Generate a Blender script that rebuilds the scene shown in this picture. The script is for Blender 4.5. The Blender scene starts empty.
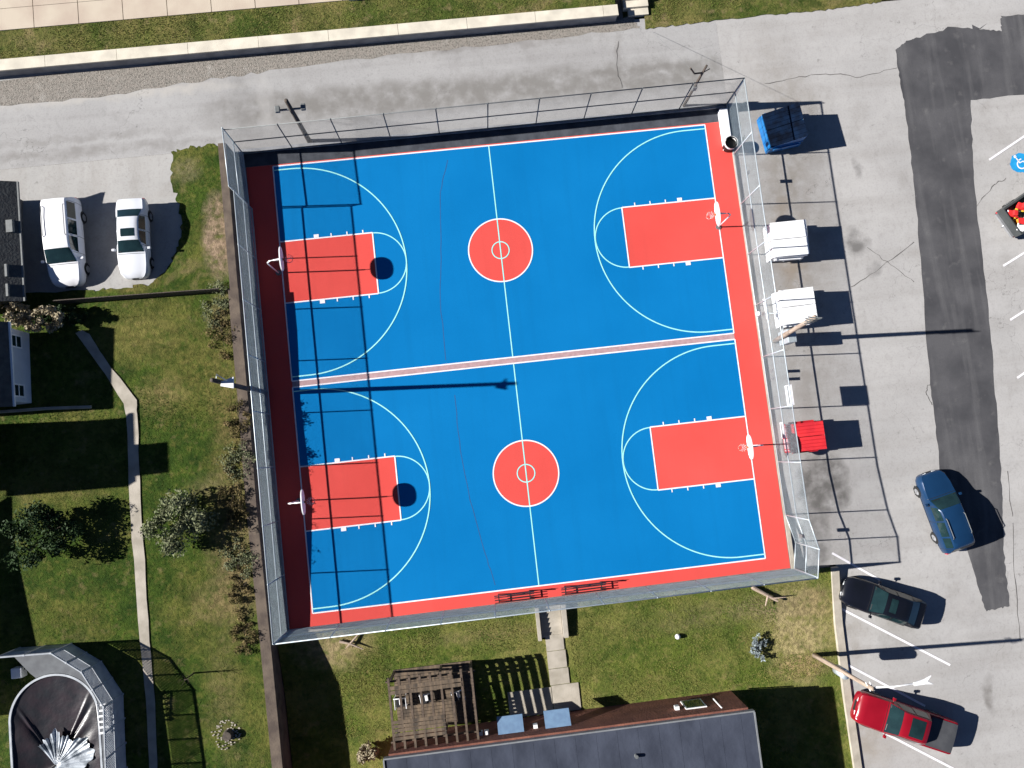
import bpy, bmesh, math, random
from mathutils import Vector, Matrix, noise
random.seed(7)
R = math.radians
COL = bpy.context.scene.collection
# ------------------------------------------------------------------ camera maths (court frame: x along the courts, y up the picture, z up)
FPX, HC, TH = 760.0, 45.0, R(6.3)
NX, NY = 487.0, 452.0
_d = Vector(((NX-512)/FPX, -(NY-384)/FPX, -1)).normalized()
_z = -_d; _y = (Vector((0, 1, 0)) - _z*_z.y).normalized(); _x = _y.cross(_z)
RW = Matrix((_x, _y, _z))
ROT = Matrix(((math.cos(TH), math.sin(TH), 0), (-math.sin(TH), math.cos(TH), 0), (0, 0, 1)))
M3 = ROT @ RW
OFF = ROT @ Vector((-12.92, 17.21, 0))
CAM = Vector((-OFF.x, -OFF.y, HC))
def P(px, py, z=0.0):
    r = M3 @ Vector(((px-512)/FPX, -(py-384)/FPX, -1))
    t = (z-HC)/r.z
    return Vector((CAM.x+r.x*t, CAM.y+r.y*t, z))
def lerp_tab(tab, v):
    if v <= tab[0][0]: return tab[0][1]
    for (a, p), (b, q) in zip(tab, tab[1:]):
        if v <= b: return p+(q-p)*(v-a)/(b-a)
    return tab[-1][1]
def zR(x, y):                       # road and parking lot
    return lerp_tab([(22, 0), (26, -.25), (30, -.7), (36, -1.0), (400, -1.0)], -y)
def zL(x, y): return lerp_tab([(-1.4, .0), (1, .35), (5, .8), (9, 1.2), (14, 1.4), (20, 1.5), (28, 1.0), (35, .7), (400, .7)], -y)          # left lawn
def zS(x, y): return lerp_tab([(27.6, -.12), (31, -.85), (35, -1.1), (400, -1.1)], -y)   # south lawn
def G(px, py, f=zR):
    z = 0
    for _ in range(12):
        p = P(px, py, z); z = .5*z+.5*f(p.x, p.y)
    return P(px, py, z)
# ------------------------------------------------------------------ materials
MATS = {}
def mat(name, c, rough=.7, metal=0, c2=None, scale=2.0, bump=0, bscale=None, stretch=None, detail=5, spec=None, lo=.35, hi=.65):
    if name in MATS: return MATS[name]
    m = bpy.data.materials.new(name); m.use_nodes = True
    nt = m.node_tree; b = nt.nodes['Principled BSDF']
    b.inputs['Roughness'].default_value = rough; b.inputs['Metallic'].default_value = metal
    if spec is not None: b.inputs['Specular IOR Level'].default_value = spec
    g = nt.nodes.new('ShaderNodeNewGeometry'); mp = nt.nodes.new('ShaderNodeMapping')
    nt.links.new(g.outputs['Position'], mp.inputs['Vector'])
    if stretch: mp.inputs['Scale'].default_value = stretch
    if c2 is None: c2 = tuple(v*.8 for v in c)
    n = nt.nodes.new('ShaderNodeTexNoise'); n.inputs['Scale'].default_value = scale; n.inputs['Detail'].default_value = detail
    nt.links.new(mp.outputs[0], n.inputs['Vector'])
    r = nt.nodes.new('ShaderNodeValToRGB'); r.color_ramp.elements[0].position = lo; r.color_ramp.elements[1].position = hi
    r.color_ramp.elements[0].color = (*c2, 1); r.color_ramp.elements[1].color = (*c, 1)
    nt.links.new(n.outputs[0], r.inputs[0]); nt.links.new(r.outputs[0], b.inputs['Base Color'])
    m['_'] = 0
    if bump:
        n2 = nt.nodes.new('ShaderNodeTexNoise'); n2.inputs['Scale'].default_value = bscale or scale*4; n2.inputs['Detail'].default_value = 6
        nt.links.new(g.outputs['Position'], n2.inputs['Vector'])
        bp = nt.nodes.new('ShaderNodeBump'); bp.inputs['Strength'].default_value = bump; bp.inputs['Distance'].default_value = .05
        nt.links.new(n2.outputs[0], bp.inputs['Height']); nt.links.new(bp.outputs[0], b.inputs['Normal'])
    MATS[name] = m
    return m
class NT:                              # small node helper for the layered ground materials
    def __init__(s, name, rough=.9, spec=.2):
        s.m = bpy.data.materials.new(name); s.m.use_nodes = True; s.nt = s.m.node_tree; s.b = s.nt.nodes['Principled BSDF']
        s.b.inputs['Roughness'].default_value = rough; s.b.inputs['Specular IOR Level'].default_value = spec
        s.pos = s.nt.nodes.new('ShaderNodeNewGeometry').outputs['Position']; MATS[name] = s.m
    def link(s, a, b): s.nt.links.new(a, b)
    def vec(s, scale=(1, 1, 1), rot=0, warp=0, wscale=1.0):
        v = s.pos
        if warp:
            n = s.nt.nodes.new('ShaderNodeTexNoise'); n.inputs['Scale'].default_value = wscale; n.inputs['Detail'].default_value = 4; s.link(s.pos, n.inputs['Vector'])
            mm = s.nt.nodes.new('ShaderNodeVectorMath'); mm.operation = 'MULTIPLY_ADD'; mm.inputs[1].default_value = (warp,)*3
            s.link(n.outputs['Color'], mm.inputs[0]); s.link(s.pos, mm.inputs[2]); v = mm.outputs[0]
        mp = s.nt.nodes.new('ShaderNodeMapping'); mp.inputs['Scale'].default_value = scale; mp.inputs['Rotation'].default_value = (0, 0, rot)
        s.link(v, mp.inputs['Vector']); return mp.outputs[0]
    def noise(s, scale, lo, hi, detail=5, v=None, rough=.55):
        n = s.nt.nodes.new('ShaderNodeTexNoise'); n.inputs['Scale'].default_value = scale; n.inputs['Detail'].default_value = detail; n.inputs['Roughness'].default_value = rough
        s.link(v or s.pos, n.inputs['Vector'])
        return s.rng(n.outputs[0], lo, hi)
    def rng(s, o, lo, hi, a=0., b=1.):
        r = s.nt.nodes.new('ShaderNodeMapRange'); r.inputs[1].default_value = lo; r.inputs[2].default_value = hi
        r.inputs[3].default_value = a; r.inputs[4].default_value = b
        s.link(o, r.inputs[0]); return r.outputs[0]
    def crack(s, scale, width, v=None, rnd=1):
        n = s.nt.nodes.new('ShaderNodeTexVoronoi'); n.feature = 'DISTANCE_TO_EDGE'; n.inputs['Scale'].default_value = scale
        s.link(v or s.pos, n.inputs['Vector']); return s.rng(n.outputs['Distance'], 0, width, 1, 0)
    def mul(s, a, k):
        m = s.nt.nodes.new('ShaderNodeMath'); m.operation = 'MULTIPLY'; s.link(a, m.inputs[0])
        if isinstance(k, (int, float)): m.inputs[1].default_value = k
        else: s.link(k, m.inputs[1])
        return m.outputs[0]
    def mix(s, fac, a, b):
        m = s.nt.nodes.new('ShaderNodeMix'); m.data_type = 'RGBA'
        if isinstance(fac, (int, float)): m.inputs[0].default_value = fac
        else: s.link(fac, m.inputs[0])
        for i, c in ((6, a), (7, b)):
            if isinstance(c, tuple): m.inputs[i].default_value = (*c, 1)
            else: s.link(c, m.inputs[i])
        return m.outputs[2]
    def bump(s, h, st=.3, dist=.03):
        bp = s.nt.nodes.new('ShaderNodeBump'); bp.inputs['Strength'].default_value = st; bp.inputs['Distance'].default_value = dist
        s.link(h, bp.inputs['Height']); s.link(bp.outputs[0], s.b.inputs['Normal'])
    def out(s, c): s.link(c, s.b.inputs['Base Color']); return s.m

def blob(a, cx, cy, rx, ry, soft=.5, warp=1.2, wscale=.9, inv=False):
    v = a.vec(warp=warp, wscale=wscale)
    s_ = a.nt.nodes.new('ShaderNodeVectorMath'); s_.operation = 'SUBTRACT'; s_.inputs[1].default_value = (cx+warp*.5, cy+warp*.5, 0); a.link(v, s_.inputs[0])
    m_ = a.nt.nodes.new('ShaderNodeVectorMath'); m_.operation = 'MULTIPLY'; m_.inputs[1].default_value = (1/rx, 1/ry, 0); a.link(s_.outputs[0], m_.inputs[0])
    l_ = a.nt.nodes.new('ShaderNodeVectorMath'); l_.operation = 'LENGTH'; a.link(m_.outputs[0], l_.inputs[0])
    return a.rng(l_.outputs['Value'], 1-soft, 1+soft*.3, 1, 0)
def asphalt_mat(name, base, dark, lt, streak=(.06, .9, 1), crack_amt=.5, blobs=()):
    a = NT(name)
    c = a.mix(a.noise(.12, .35, .65), base, lt)
    c = a.mix(a.mul(a.noise(1.0, .45, .8, 6, a.vec(streak)), .45), c, dark)
    c = a.mix(a.mul(a.noise(.5, .56, .74, 8, a.vec(warp=1.5, wscale=.7)), .4), c, dark)
    c = a.mix(a.mul(a.noise(9, .5, .8, 6), .28), c, tuple(v*.55 for v in dark))
    c = a.mix(a.mul(a.noise(2.2, .66, .76, 6), .55), c, tuple(v*.45 for v in dark))
    c = a.mix(a.mul(a.noise(.35, .5, .7, 8, rough=.7), .35), c, tuple(v*1.12 for v in lt))
    c = a.mix(a.mul(a.noise(3.5, .52, .75, 8, a.vec((1, .5, 1), warp=.6), .7), .3), c, tuple(v*.7 for v in dark))
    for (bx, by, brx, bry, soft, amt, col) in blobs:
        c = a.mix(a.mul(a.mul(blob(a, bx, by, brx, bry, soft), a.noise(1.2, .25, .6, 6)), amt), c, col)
    ck = a.mul(a.crack(.16, .0035, a.vec(warp=3.0, wscale=.8)), a.noise(.13, .48, .56, 3))
    c = a.mix(a.mul(ck, crack_amt), c, tuple(v*.3 for v in dark))
    a.bump(a.noise(30, .3, .7, 4), .25, .01)
    return a.out(c)
BL = []
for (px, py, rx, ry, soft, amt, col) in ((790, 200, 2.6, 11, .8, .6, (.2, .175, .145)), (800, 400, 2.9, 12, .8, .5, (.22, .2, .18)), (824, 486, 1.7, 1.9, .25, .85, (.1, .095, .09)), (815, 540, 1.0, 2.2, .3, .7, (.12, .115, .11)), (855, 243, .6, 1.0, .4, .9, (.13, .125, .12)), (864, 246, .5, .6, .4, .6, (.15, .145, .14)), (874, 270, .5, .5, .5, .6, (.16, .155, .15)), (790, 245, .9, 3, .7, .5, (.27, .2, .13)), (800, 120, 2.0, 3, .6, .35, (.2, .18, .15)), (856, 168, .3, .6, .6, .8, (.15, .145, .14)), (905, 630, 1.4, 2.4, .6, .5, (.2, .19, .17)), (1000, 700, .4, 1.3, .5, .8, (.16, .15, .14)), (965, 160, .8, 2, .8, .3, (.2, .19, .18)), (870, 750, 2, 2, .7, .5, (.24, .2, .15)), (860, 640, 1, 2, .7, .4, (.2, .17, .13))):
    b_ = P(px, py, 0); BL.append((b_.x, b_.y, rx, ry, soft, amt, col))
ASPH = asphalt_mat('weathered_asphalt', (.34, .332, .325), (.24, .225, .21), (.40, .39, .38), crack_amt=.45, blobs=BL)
RB = []
for k in range(12):
    b_ = P(250+k*42, 128-k*3.6, 0); RB.append((b_.x, b_.y+1.1, 3.2, 1.25, .5, .6, (.17, .162, .15)))
for (px, py, rx, ry, amt, col) in ((100, 150, 12, .35, .6, (.19, .18, .17)), (60, 140, 9, .3, .5, (.2, .19, .18)), (0, 105, 7, .5, .7, (.42, .4, .37)), (150, 92, 6, .4, .7, (.42, .4, .37)), (265, 100, .5, 3, .6, (.38, .37, .36)), (240, 100, .6, 3, .5, (.2, .195, .19)), (620, 60, .3, 2.5, .5, (.2, .19, .18)), (470, 48, 9, .3, .5, (.17, .16, .15)), (640, 70, 3, .25, .5, (.18, .17, .16)), (445, 45, .3, .4, .9, (.09, .085, .08))):
    b_ = P(px, py, 0); RB.append((b_.x, b_.y, rx, ry, .6, amt, col))
ROAD = asphalt_mat('road_asphalt', (.31, .305, .302), (.22, .21, .205), (.36, .355, .35), (.03, 1.1, 1), .45, blobs=RB)
DRIVE = asphalt_mat('driveway_concrete', (.33, .325, .315), (.22, .2, .18), (.40, .39, .375), (.9, .05, 1), .2)
def make_patch():
    a = NT('fresh_asphalt')
    c = a.mix(a.noise(.5, .35, .65), (.052, .052, .057), (.088, .087, .092))
    c = a.mix(a.mul(a.noise(1, .5, .75, 6, a.vec((1.2, .1, 1))), .6), c, (.15, .148, .15))
    c = a.mix(a.mul(a.noise(1.3, .6, .75, 8), .35), c, (.19, .185, .18))
    c = a.mix(a.mul(a.noise(14, .45, .8), .4), c, (.05, .05, .053))
    a.bump(a.noise(40, .3, .7), .3, .01); return a.out(c)
PATCH = make_patch()
def grass_mat(name, dk, md, dry, dirt, dryness, dirtness, blobs=()):
    a = NT(name, .95, .1)
    c = a.mix(a.noise(.9, .32, .62, 8, rough=.7), dk, md)
    c = a.mix(a.mul(a.noise(.22, .5-dryness, .72-dryness, 7, a.vec(warp=2, wscale=.5), .65), .85), c, dry)
    c = a.mix(a.mul(a.noise(3.0, .5, .72, 6), .6), c, dry)
    c = a.mix(a.mul(a.noise(5.0, .52, .7, 6), .75), c, dk)
    c = a.mix(a.mul(a.noise(.35, .64-dirtness, .76-dirtness, 8, a.vec(warp=3, wscale=.4)), .7), c, dirt)
    c = a.mix(a.mul(a.noise(.55, .5, .66, 9, a.vec(warp=1.5, wscale=.8), .7), .75), c, dk)
    c = a.mix(a.mul(a.noise(1.6, .58, .72, 8), .5), c, dirt)
    for (px, py, rx, ry, soft, amt, col) in blobs:
        b_ = G(px, py, zL if px < 270 else zS)
        m = a.mul(a.mul(blob(a, b_.x, b_.y, rx, ry, soft, 1.0, 1.0), a.noise(2.2, .28, .55, 7)), amt)
        c = a.mix(m, c, a.mix(a.noise(3.5, .4, .62, 7), col, tuple(v*.55 for v in col)))
    a.bump(a.noise(6, .25, .75, 8, rough=.75), 1.0, .07)
    return a.out(c)
GRASS = grass_mat('lawn_grass', (.016, .038, .006), (.06, .098, .014), (.165, .155, .04), (.22, .17, .08), .05, .02, [(218, 236, 1.0, 2.9, .35, 1.0, (.34, .25, .17)), (232, 430, 1.3, 5, .8, .9, (.2, .16, .06)), (236, 560, 1.6, 4.5, .7, .9, (.24, .18, .09)), (228, 600, 2.2, 1.2, .5, .8, (.26, .2, .09)), (140, 335, 3.5, 1.8, .8, .7, (.22, .19, .06)), (200, 370, 2.5, 3, .8, .6, (.2, .17, .05)), (130, 280, 2.0, .9, .7, .8, (.22, .17, .06)), (160, 395, 1.5, 1.2, .7, .8, (.25, .2, .08)), (215, 490, 1.8, 1, .7, .7, (.2, .17, .08)), (226, 312, 1.2, 1.4, .6, .8, (.26, .21, .1)), (60, 490, 3, 1, .7, .5, (.17, .15, .05)), (185, 170, 1, 1, .6, .6, (.25, .21, .12)), (225, 700, 1, 4, .7, .5, (.22, .18, .08))])
GRASS2 = grass_mat('verge_grass', (.03, .05, .01), (.085, .115, .022), (.2, .17, .06), (.3, .22, .12), .1, .06)
GRASS3 = grass_mat('lower_lawn_grass', (.04, .07, .012), (.12, .155, .026), (.23, .21, .065), (.27, .21, .09), .06, .0, [(800, 630, 2.4, 3.2, .6, 1.0, (.40, .33, .16)), (815, 600, 1.6, 1.0, .6, .8, (.35, .27, .13)), (770, 605, 2.6, 1.1, .6, .7, (.3, .24, .13)), (800, 668, 1.8, .8, .6, .8, (.42, .3, .15)), (335, 648, 2.4, 1.4, .6, .9, (.36, .28, .15)), (700, 618, 4, 1.0, .7, .5, (.24, .2, .1)), (370, 690, 1, 4, .8, .5, (.22, .18, .06)), (480, 635, 5, .6, .7, .5, (.24, .19, .09)), (600, 700, 6, .5, .6, .4, (.22, .2, .07))])
DIRT = grass_mat('bare_dirt', (.2, .15, .1), (.28, .2, .14), (.3, .22, .15), (.17, .13, .09), .0, 0)
STRAW = grass_mat('straw_ground', (.08, .08, .02), (.2, .17, .06), (.33, .27, .12), (.28, .2, .1), .15, .05)
def court_mat(name, c, c2, wear):
    a = NT(name, .8, .04)
    k = a.mix(a.noise(.16, .3, .7, 6), c, c2)
    k = a.mix(a.mul(a.noise(1, .5, .8, 6, a.vec((1.5, .08, 1))), wear), k, tuple(v*.75 for v in c2))
    k = a.mix(a.mul(a.noise(12, .5, .8), .12), k, tuple(v*.6 for v in c))
    a.bump(a.noise(60, .3, .7), .15, .004); return a.out(k)
BLUE = court_mat('court_blue_acrylic', (.0015, .138, .37), (.003, .16, .415), .35)
RED = court_mat('court_red_acrylic', (.58, .068, .058), (.64, .086, .074), .3)
LINEW = mat('line_white', (.80, .78, .8), .6, c2=(.7, .68, .72), scale=3)
LINEA = mat('line_aqua', (.28, .72, .66), .6, c2=(.35, .75, .74), scale=3)
LINEP = mat('line_faded_pink', (.42, .27, .28), .7, scale=4)
CONC = mat('concrete', (.42, .38, .32), .9, c2=(.3, .27, .22), scale=1.3, bump=.2, bscale=20)
CONCD = mat('concrete_stained', (.2, .185, .17), .9, c2=(.11, .1, .095), scale=1.6, bump=.3, bscale=15)
CAP = mat('wall_cap_cream', (.66, .61, .5), .9, c2=(.5, .46, .38), scale=1.1, bump=.15, bscale=18)
SIDE = mat('sidewalk_slab', (.5, .43, .34), .9, c2=(.42, .34, .27), scale=.6, bump=.15, bscale=20)
BLOCK = mat('painted_block_grey', (.3, .31, .33), .85, c2=(.2, .205, .22), scale=1.5, bump=.2, bscale=14)
BROWNC = mat('wall_cap_brown', (.13, .1, .075), .95, c2=(.07, .052, .042), scale=1.4, bump=.3, bscale=12)
GALV = mat('galvanised_steel', (.5, .56, .58), .45, .35, c2=(.42, .47, .5), scale=6)
GALVD = mat('weathered_steel', (.16, .17, .17), .6, .2, scale=6)
WIRE = mat('fence_wire', (.42, .50, .53), .5, .2, scale=4)
WOODP = mat('pole_wood', (.09, .07, .055), .9, c2=(.045, .036, .03), scale=3, stretch=(4, 4, .4))
WOODL = mat('pole_wood_pale', (.4, .32, .25), .85, c2=(.26, .19, .14), scale=3, stretch=(4, 4, .4))
DARKM = mat('dark_metal', (.025, .025, .028), .5, .3, scale=4)
WHITEP = mat('white_paint', (.82, .82, .82), .5, c2=(.72, .72, .73), scale=2)
WHITEM = mat('white_dumpster_paint', (.80, .81, .82), .5, c2=(.62, .62, .61), scale=1.3, bump=.1, bscale=5, lo=.2, hi=.5)
BLUEM = mat('blue_dumpster_paint', (.01, .17, .45), .45, c2=(.008, .11, .33), scale=2)
BLUELID = mat('dark_lid_plastic', (.006, .014, .035), .7, c2=(.004, .006, .012), scale=2, spec=.0)
REDM = mat('red_dumpster_paint', (.55, .02, .025), .45, c2=(.42, .012, .02), scale=1.4)
PINKM = mat('faded_red_paint', (.5, .2, .24), .6, c2=(.6, .5, .5), scale=3)
BLACKP = mat('black_plastic', (.012, .012, .013), .5)
RUBBER = mat('tyre_rubber', (.012, .012, .012), .9)
RIM = mat('wheel_alloy', (.55, .56, .58), .3, .7)
GLASS = mat('car_glass', (.012, .03, .032), .06, c2=(.008, .02, .022), scale=2, spec=.8)
CARW = mat('car_white', (.82, .82, .84), .25, c2=(.8, .8, .82), scale=1)
CARS = mat('car_silver_white', (.66, .68, .72), .28, c2=(.62, .64, .68), scale=1)
CARB = mat('car_blue', (.008, .036, .095), .25, .15, c2=(.007, .032, .085), scale=1)
CARK = mat('car_black', (.006, .007, .012), .2, c2=(.005, .006, .009), scale=1)
CARR = mat('car_red', (.23, .005, .014), .25, c2=(.2, .004, .012), scale=1)
CARG = mat('car_dark_grey', (.055, .06, .06), .4, c2=(.04, .045, .045), scale=1)
TONN = mat('bed_cover_vinyl', (.06, .062, .068), .7, c2=(.045, .047, .053), scale=2, bump=.1)
LAMPG = mat('headlamp_lens', (.75, .78, .8), .1, .2)
TAIL = mat('tail_lamp_red', (.5, .02, .03), .2)
BRICK = mat('red_brick', (.22, .085, .055), .9, c2=(.14, .05, .035), scale=1.2, bump=.4, bscale=9)
ROOFN = mat('membrane_roof', (.045, .054, .08), .9, c2=(.022, .028, .046), scale=.9, stretch=(1, .5, 1), bump=.3, detail=9)
SHING = mat('shingle_roof', (.06, .065, .065), .9, c2=(.04, .042, .045), scale=3, bump=.5, bscale=9)
SIDING = mat('white_siding', (.6, .62, .66), .7, c2=(.5, .52, .56), scale=.8)
AWN = mat('awning_blue', (.12, .20, .32), .7, c2=(.15, .25, .38), scale=3)
TIMB = mat('weathered_timber', (.12, .085, .06), .9, c2=(.07, .05, .036), scale=2.5, stretch=(.6, 3, 1), bump=.3)
DECK = mat('deck_boards', (.16, .115, .075), .9, c2=(.05, .038, .028), scale=1.6, stretch=(3, .6, 1), bump=.3)
LEAFD = mat('leaf_dark_green', (.03, .06, .015), .7, c2=(.012, .03, .008), scale=3, spec=.2)
LEAFP = mat('leaf_pale_sage', (.2, .21, .12), .8, c2=(.08, .1, .045), scale=3, spec=.2)
LEAFY = mat('leaf_dry_brown', (.2, .15, .07), .9, c2=(.06, .055, .02), scale=3, spec=.1)
LEAFT = mat('leaf_pale_straw', (.42, .36, .26), .9, c2=(.2, .17, .1), scale=4, spec=.1)
TWIG = mat('twig_bark', (.08, .06, .04), .9)
TARP = mat('pool_tarp_silver', (.5, .54, .58), .28, .15, c2=(.1, .12, .14), scale=1.6, bump=.4, bscale=3, lo=.38, hi=.56)
POOLC = mat('pool_cover_maroon', (.022, .014, .018), .35, c2=(.01, .011, .014), scale=1.2, bump=.3, bscale=3)
PDECK = mat('grey_deck', (.12, .13, .14), .8, c2=(.085, .09, .1), scale=2)
LATT = mat('deck_panel_grey', (.42, .45, .48), .7, c2=(.3, .32, .35), scale=2)
CRACKB = mat('court_seam', (.003, .085, .25), .8)
STAIN = mat('oil_stain', (.12, .115, .11), .8, c2=(.2, .19, .185), scale=1.2, detail=8)
ORANGE = mat('orange_plastic', (.8, .3, .03), .5); YELL = mat('yellow_plastic', (.7, .55, .05), .5); REDP = mat('red_plastic', (.65, .03, .03), .45)
ISAB = mat('handicap_blue_paint', (.01, .22, .5), .6, c2=(.015, .3, .6), scale=4)
# ------------------------------------------------------------------ object helpers
def tag(o, label=None, cat=None, group=None, kind=None):
    if label: o['label'] = label
    if cat: o['category'] = cat
    if group: o['group'] = group
    if kind: o['kind'] = kind
    return o
def empty(name, loc, label, cat, rz=0, group=None):
    o = bpy.data.objects.new(name, None); COL.objects.link(o); o.location = loc; o.rotation_euler = (0, 0, rz)
    o.empty_display_size = .3
    return tag(o, label, cat, group)
class MB:
    def __init__(s): s.v = []; s.f = []; s.mi = []
    def add(s, vs, fs, mi=0):
        b = len(s.v); s.v += [tuple(x) for x in vs]; s.f += [tuple(b+i for i in f) for f in fs]; s.mi += [mi]*len(fs); return s
    def box(s, x0, x1, y0, y1, z0, z1, mi=0):
        vs = [(x, y, z) for z in (z0, z1) for y in (y0, y1) for x in (x0, x1)]
        return s.add(vs, [(0, 2, 3, 1), (4, 5, 7, 6), (0, 1, 5, 4), (2, 6, 7, 3), (0, 4, 6, 2), (1, 3, 7, 5)], mi)
    def prism(s, pts, z0, z1, mi=0):     # pts counter-clockwise; z may be functions
        n = len(pts); a = z0 if callable(z0) else (lambda x, y: z0); b = z1 if callable(z1) else (lambda x, y: z1)
        vs = [(p[0], p[1], a(p[0], p[1])) for p in pts]+[(p[0], p[1], b(p[0], p[1])) for p in pts]
        fs = [tuple(range(n-1, -1, -1)), tuple(range(n, 2*n))]+[(i, (i+1) % n, n+(i+1) % n, n+i) for i in range(n)]
        return s.add(vs, fs, mi)
    def tube(s, pts, r, n=8, r2=None, mi=0, caps=True):
        pts = [Vector(p) for p in pts]; k = len(pts); vs = []; prev = None
        for i, p in enumerate(pts):
            d = (pts[min(i+1, k-1)]-pts[max(i-1, 0)]).normalized()
            a = d.cross(Vector((0, 0, 1)) if abs(d.z) < .95 else Vector((1, 0, 0))).normalized()
            if prev is not None and abs(d.z) > .3:
                a2 = (prev-d*prev.dot(d))
                if a2.length > .1: a = a2.normalized()
            prev = a; b = d.cross(a); rr = r if r2 is None else r+(r2-r)*i/(k-1)
            for j in range(n):
                t = 2*math.pi*j/n; vs.append(p+a*(rr*math.cos(t))+b*(rr*math.sin(t)))
        fs = [(i*n+j, i*n+(j+1) % n, (i+1)*n+(j+1) % n, (i+1)*n+j) for i in range(k-1) for j in range(n)]
        if caps: fs += [tuple(range(n-1, -1, -1)), tuple((k-1)*n+j for j in range(n))]
        return s.add(vs, fs, mi)
    def build(s, name, mats, parent=None, smooth=False, bevel=0, loc=None):
        me = bpy.data.meshes.new(name)
        off = Vector(loc) if loc is not None else Vector((0, 0, 0))
        me.from_pydata([Vector(v)-off for v in s.v], [], s.f); me.update()
        if not isinstance(mats, (list, tuple)): mats = [mats]
        for m in mats: me.materials.append(m)
        for p, i in zip(me.polygons, s.mi): p.material_index = i
        bm = bmesh.new(); bm.from_mesh(me); bmesh.ops.recalc_face_normals(bm, faces=bm.faces); bm.to_mesh(me); bm.free()
        if smooth:
            for p in me.polygons: p.use_smooth = True
        o = bpy.data.objects.new(name, me); COL.objects.link(o)
        if loc is not None: o.location = loc
        if parent: o.parent = parent
        if bevel:
            b = o.modifiers.new('bevel', 'BEVEL'); b.width = bevel; b.segments = 2; b.limit_method = 'ANGLE'
        return o
def rebase(mb, base, rz=0):            # world coords -> local coords of a root at base
    Mi = (Matrix.Translation(Vector(base)) @ Matrix.Rotation(rz, 4, 'Z')).inverted()
    mb.v = [tuple(Mi @ Vector(v)) for v in mb.v]; return mb
def grid_sheet(name, x0, x1, ys, zf, m, dz=0, kind='structure', nx=12, skirt=None):
    mb = MB(); xs = [x0+(x1-x0)*i/nx for i in range(nx+1)]
    vs = [(x, y, zf(x, y)+dz) for y in ys for x in xs]
    n = nx+1
    mb.add(vs, [(j*n+i, j*n+i+1, (j+1)*n+i+1, (j+1)*n+i) for j in range(len(ys)-1) for i in range(nx)])
    o = mb.build(name, m)
    if kind: tag(o, kind=kind)
    return o
def smooth_poly(pts, sub=6, jit=.0, seed=1):
    out = []; n = len(pts); rn = random.Random(seed)
    for i in range(n):
        a, b = pts[i], pts[(i+1) % n]
        for k in range(sub):
            t = k/sub; x = a[0]+(b[0]-a[0])*t; y = a[1]+(b[1]-a[1])*t
            if k or jit: x += rn.uniform(-jit, jit); y += rn.uniform(-jit, jit)
            out.append((x, y))
    return out
def pix_sheet(name, pts, zf, m, dz, sub=6, jit=0, seed=1, kind='structure', build=True):
    pp = [G(px, py, zf) for px, py in pts]
    q = smooth_poly([(p.x, p.y) for p in pp], sub, jit, seed)
    bm = bmesh.new(); vs = [bm.verts.new((x, y, 0)) for x, y in q]; f = bm.faces.new(vs)
    bmesh.ops.triangulate(bm, faces=[f])
    # cut the polygon along contour lines so that it follows the slope of the ground
    for yy in [2, 1, .46, 0, -2, -1.5, -6, -14, -22, -26, -30, -36, -20, -28, -35, -27.6, -31]+[-k*2.0-1 for k in range(1, 20)]:
        geom = bm.verts[:]+bm.edges[:]+bm.faces[:]
        bmesh.ops.bisect_plane(bm, geom=geom, plane_co=(0, yy, 0), plane_no=(0, 1, 0))
    for v in bm.verts: v.co.z = zf(v.co.x, v.co.y)+dz
    for f in bm.faces:
        f.normal_update()
        if f.normal.z < 0: f.normal_flip()
    me = bpy.data.meshes.new(name); bm.to_mesh(me); bm.free(); me.materials.append(m)
    o = bpy.data.objects.new(name, me); COL.objects.link(o)
    if kind: tag(o, kind=kind)
    return o
def copy_tree(o, parent=None):
    c = o.copy(); COL.objects.link(c)
    if parent is not None: c.parent = parent
    for ch in list(o.children): copy_tree(ch, c)
    return c
# ------------------------------------------------------------------ THE SETTING
mb = MB(); mb.add([(-400, -400, -2.6), (400, -400, -2.6), (400, 400, -2.6), (-400, 400, -2.6)], [(0, 1, 2, 3)])
tag(mb.build('ground', GRASS2), kind='structure')
ysE = [0.46, 0, -.75, -1.5, -3, -4.5, -6, -8, -10, -12, -14, -18, -22, -24, -26, -28, -30, -33, -36]
grid_sheet('road', -150, 28.16, [7.2, 5, 3, 1.42], lambda x, y: 0, ROAD)
grid_sheet('road_shoulder', -2.75, 28.16, [1.42, .47], lambda x, y: 0, ROAD)
def zEast(x, y): return lerp_tab([(22, 0), (26, -.25), (30, -.7), (36, -1.0), (400, -1.0)], -y)
grid_sheet('parking_lot', 28.16, 150, [6.9, 2, .46, 0, -.75, -1.5, -3, -4.5, -6, -8, -10, -12, -14, -18, -22, -24, -26, -27.5], lambda x, y: zEast(x, y), ASPH, dz=.004)
grid_sheet('lower_parking_lot', 30.85, 150, [-27.5, -28.5, -30, -33, -36, -60, -150], lambda x, y: zEast(x, y), ASPH, dz=.004)
grid_sheet('driveway', -150, -2.75, [1.42, 0, -1, -3, -5, -7.6], lambda x, y: zL(x, y)-.01, DRIVE)
grid_sheet('garden_soil', -150, -2.75, [-7.6, -9, -12, -16, -20, -24, -28, -31, -35, -60, -150], lambda x, y: zL(x, y), GRASS, nx=30)
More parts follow.
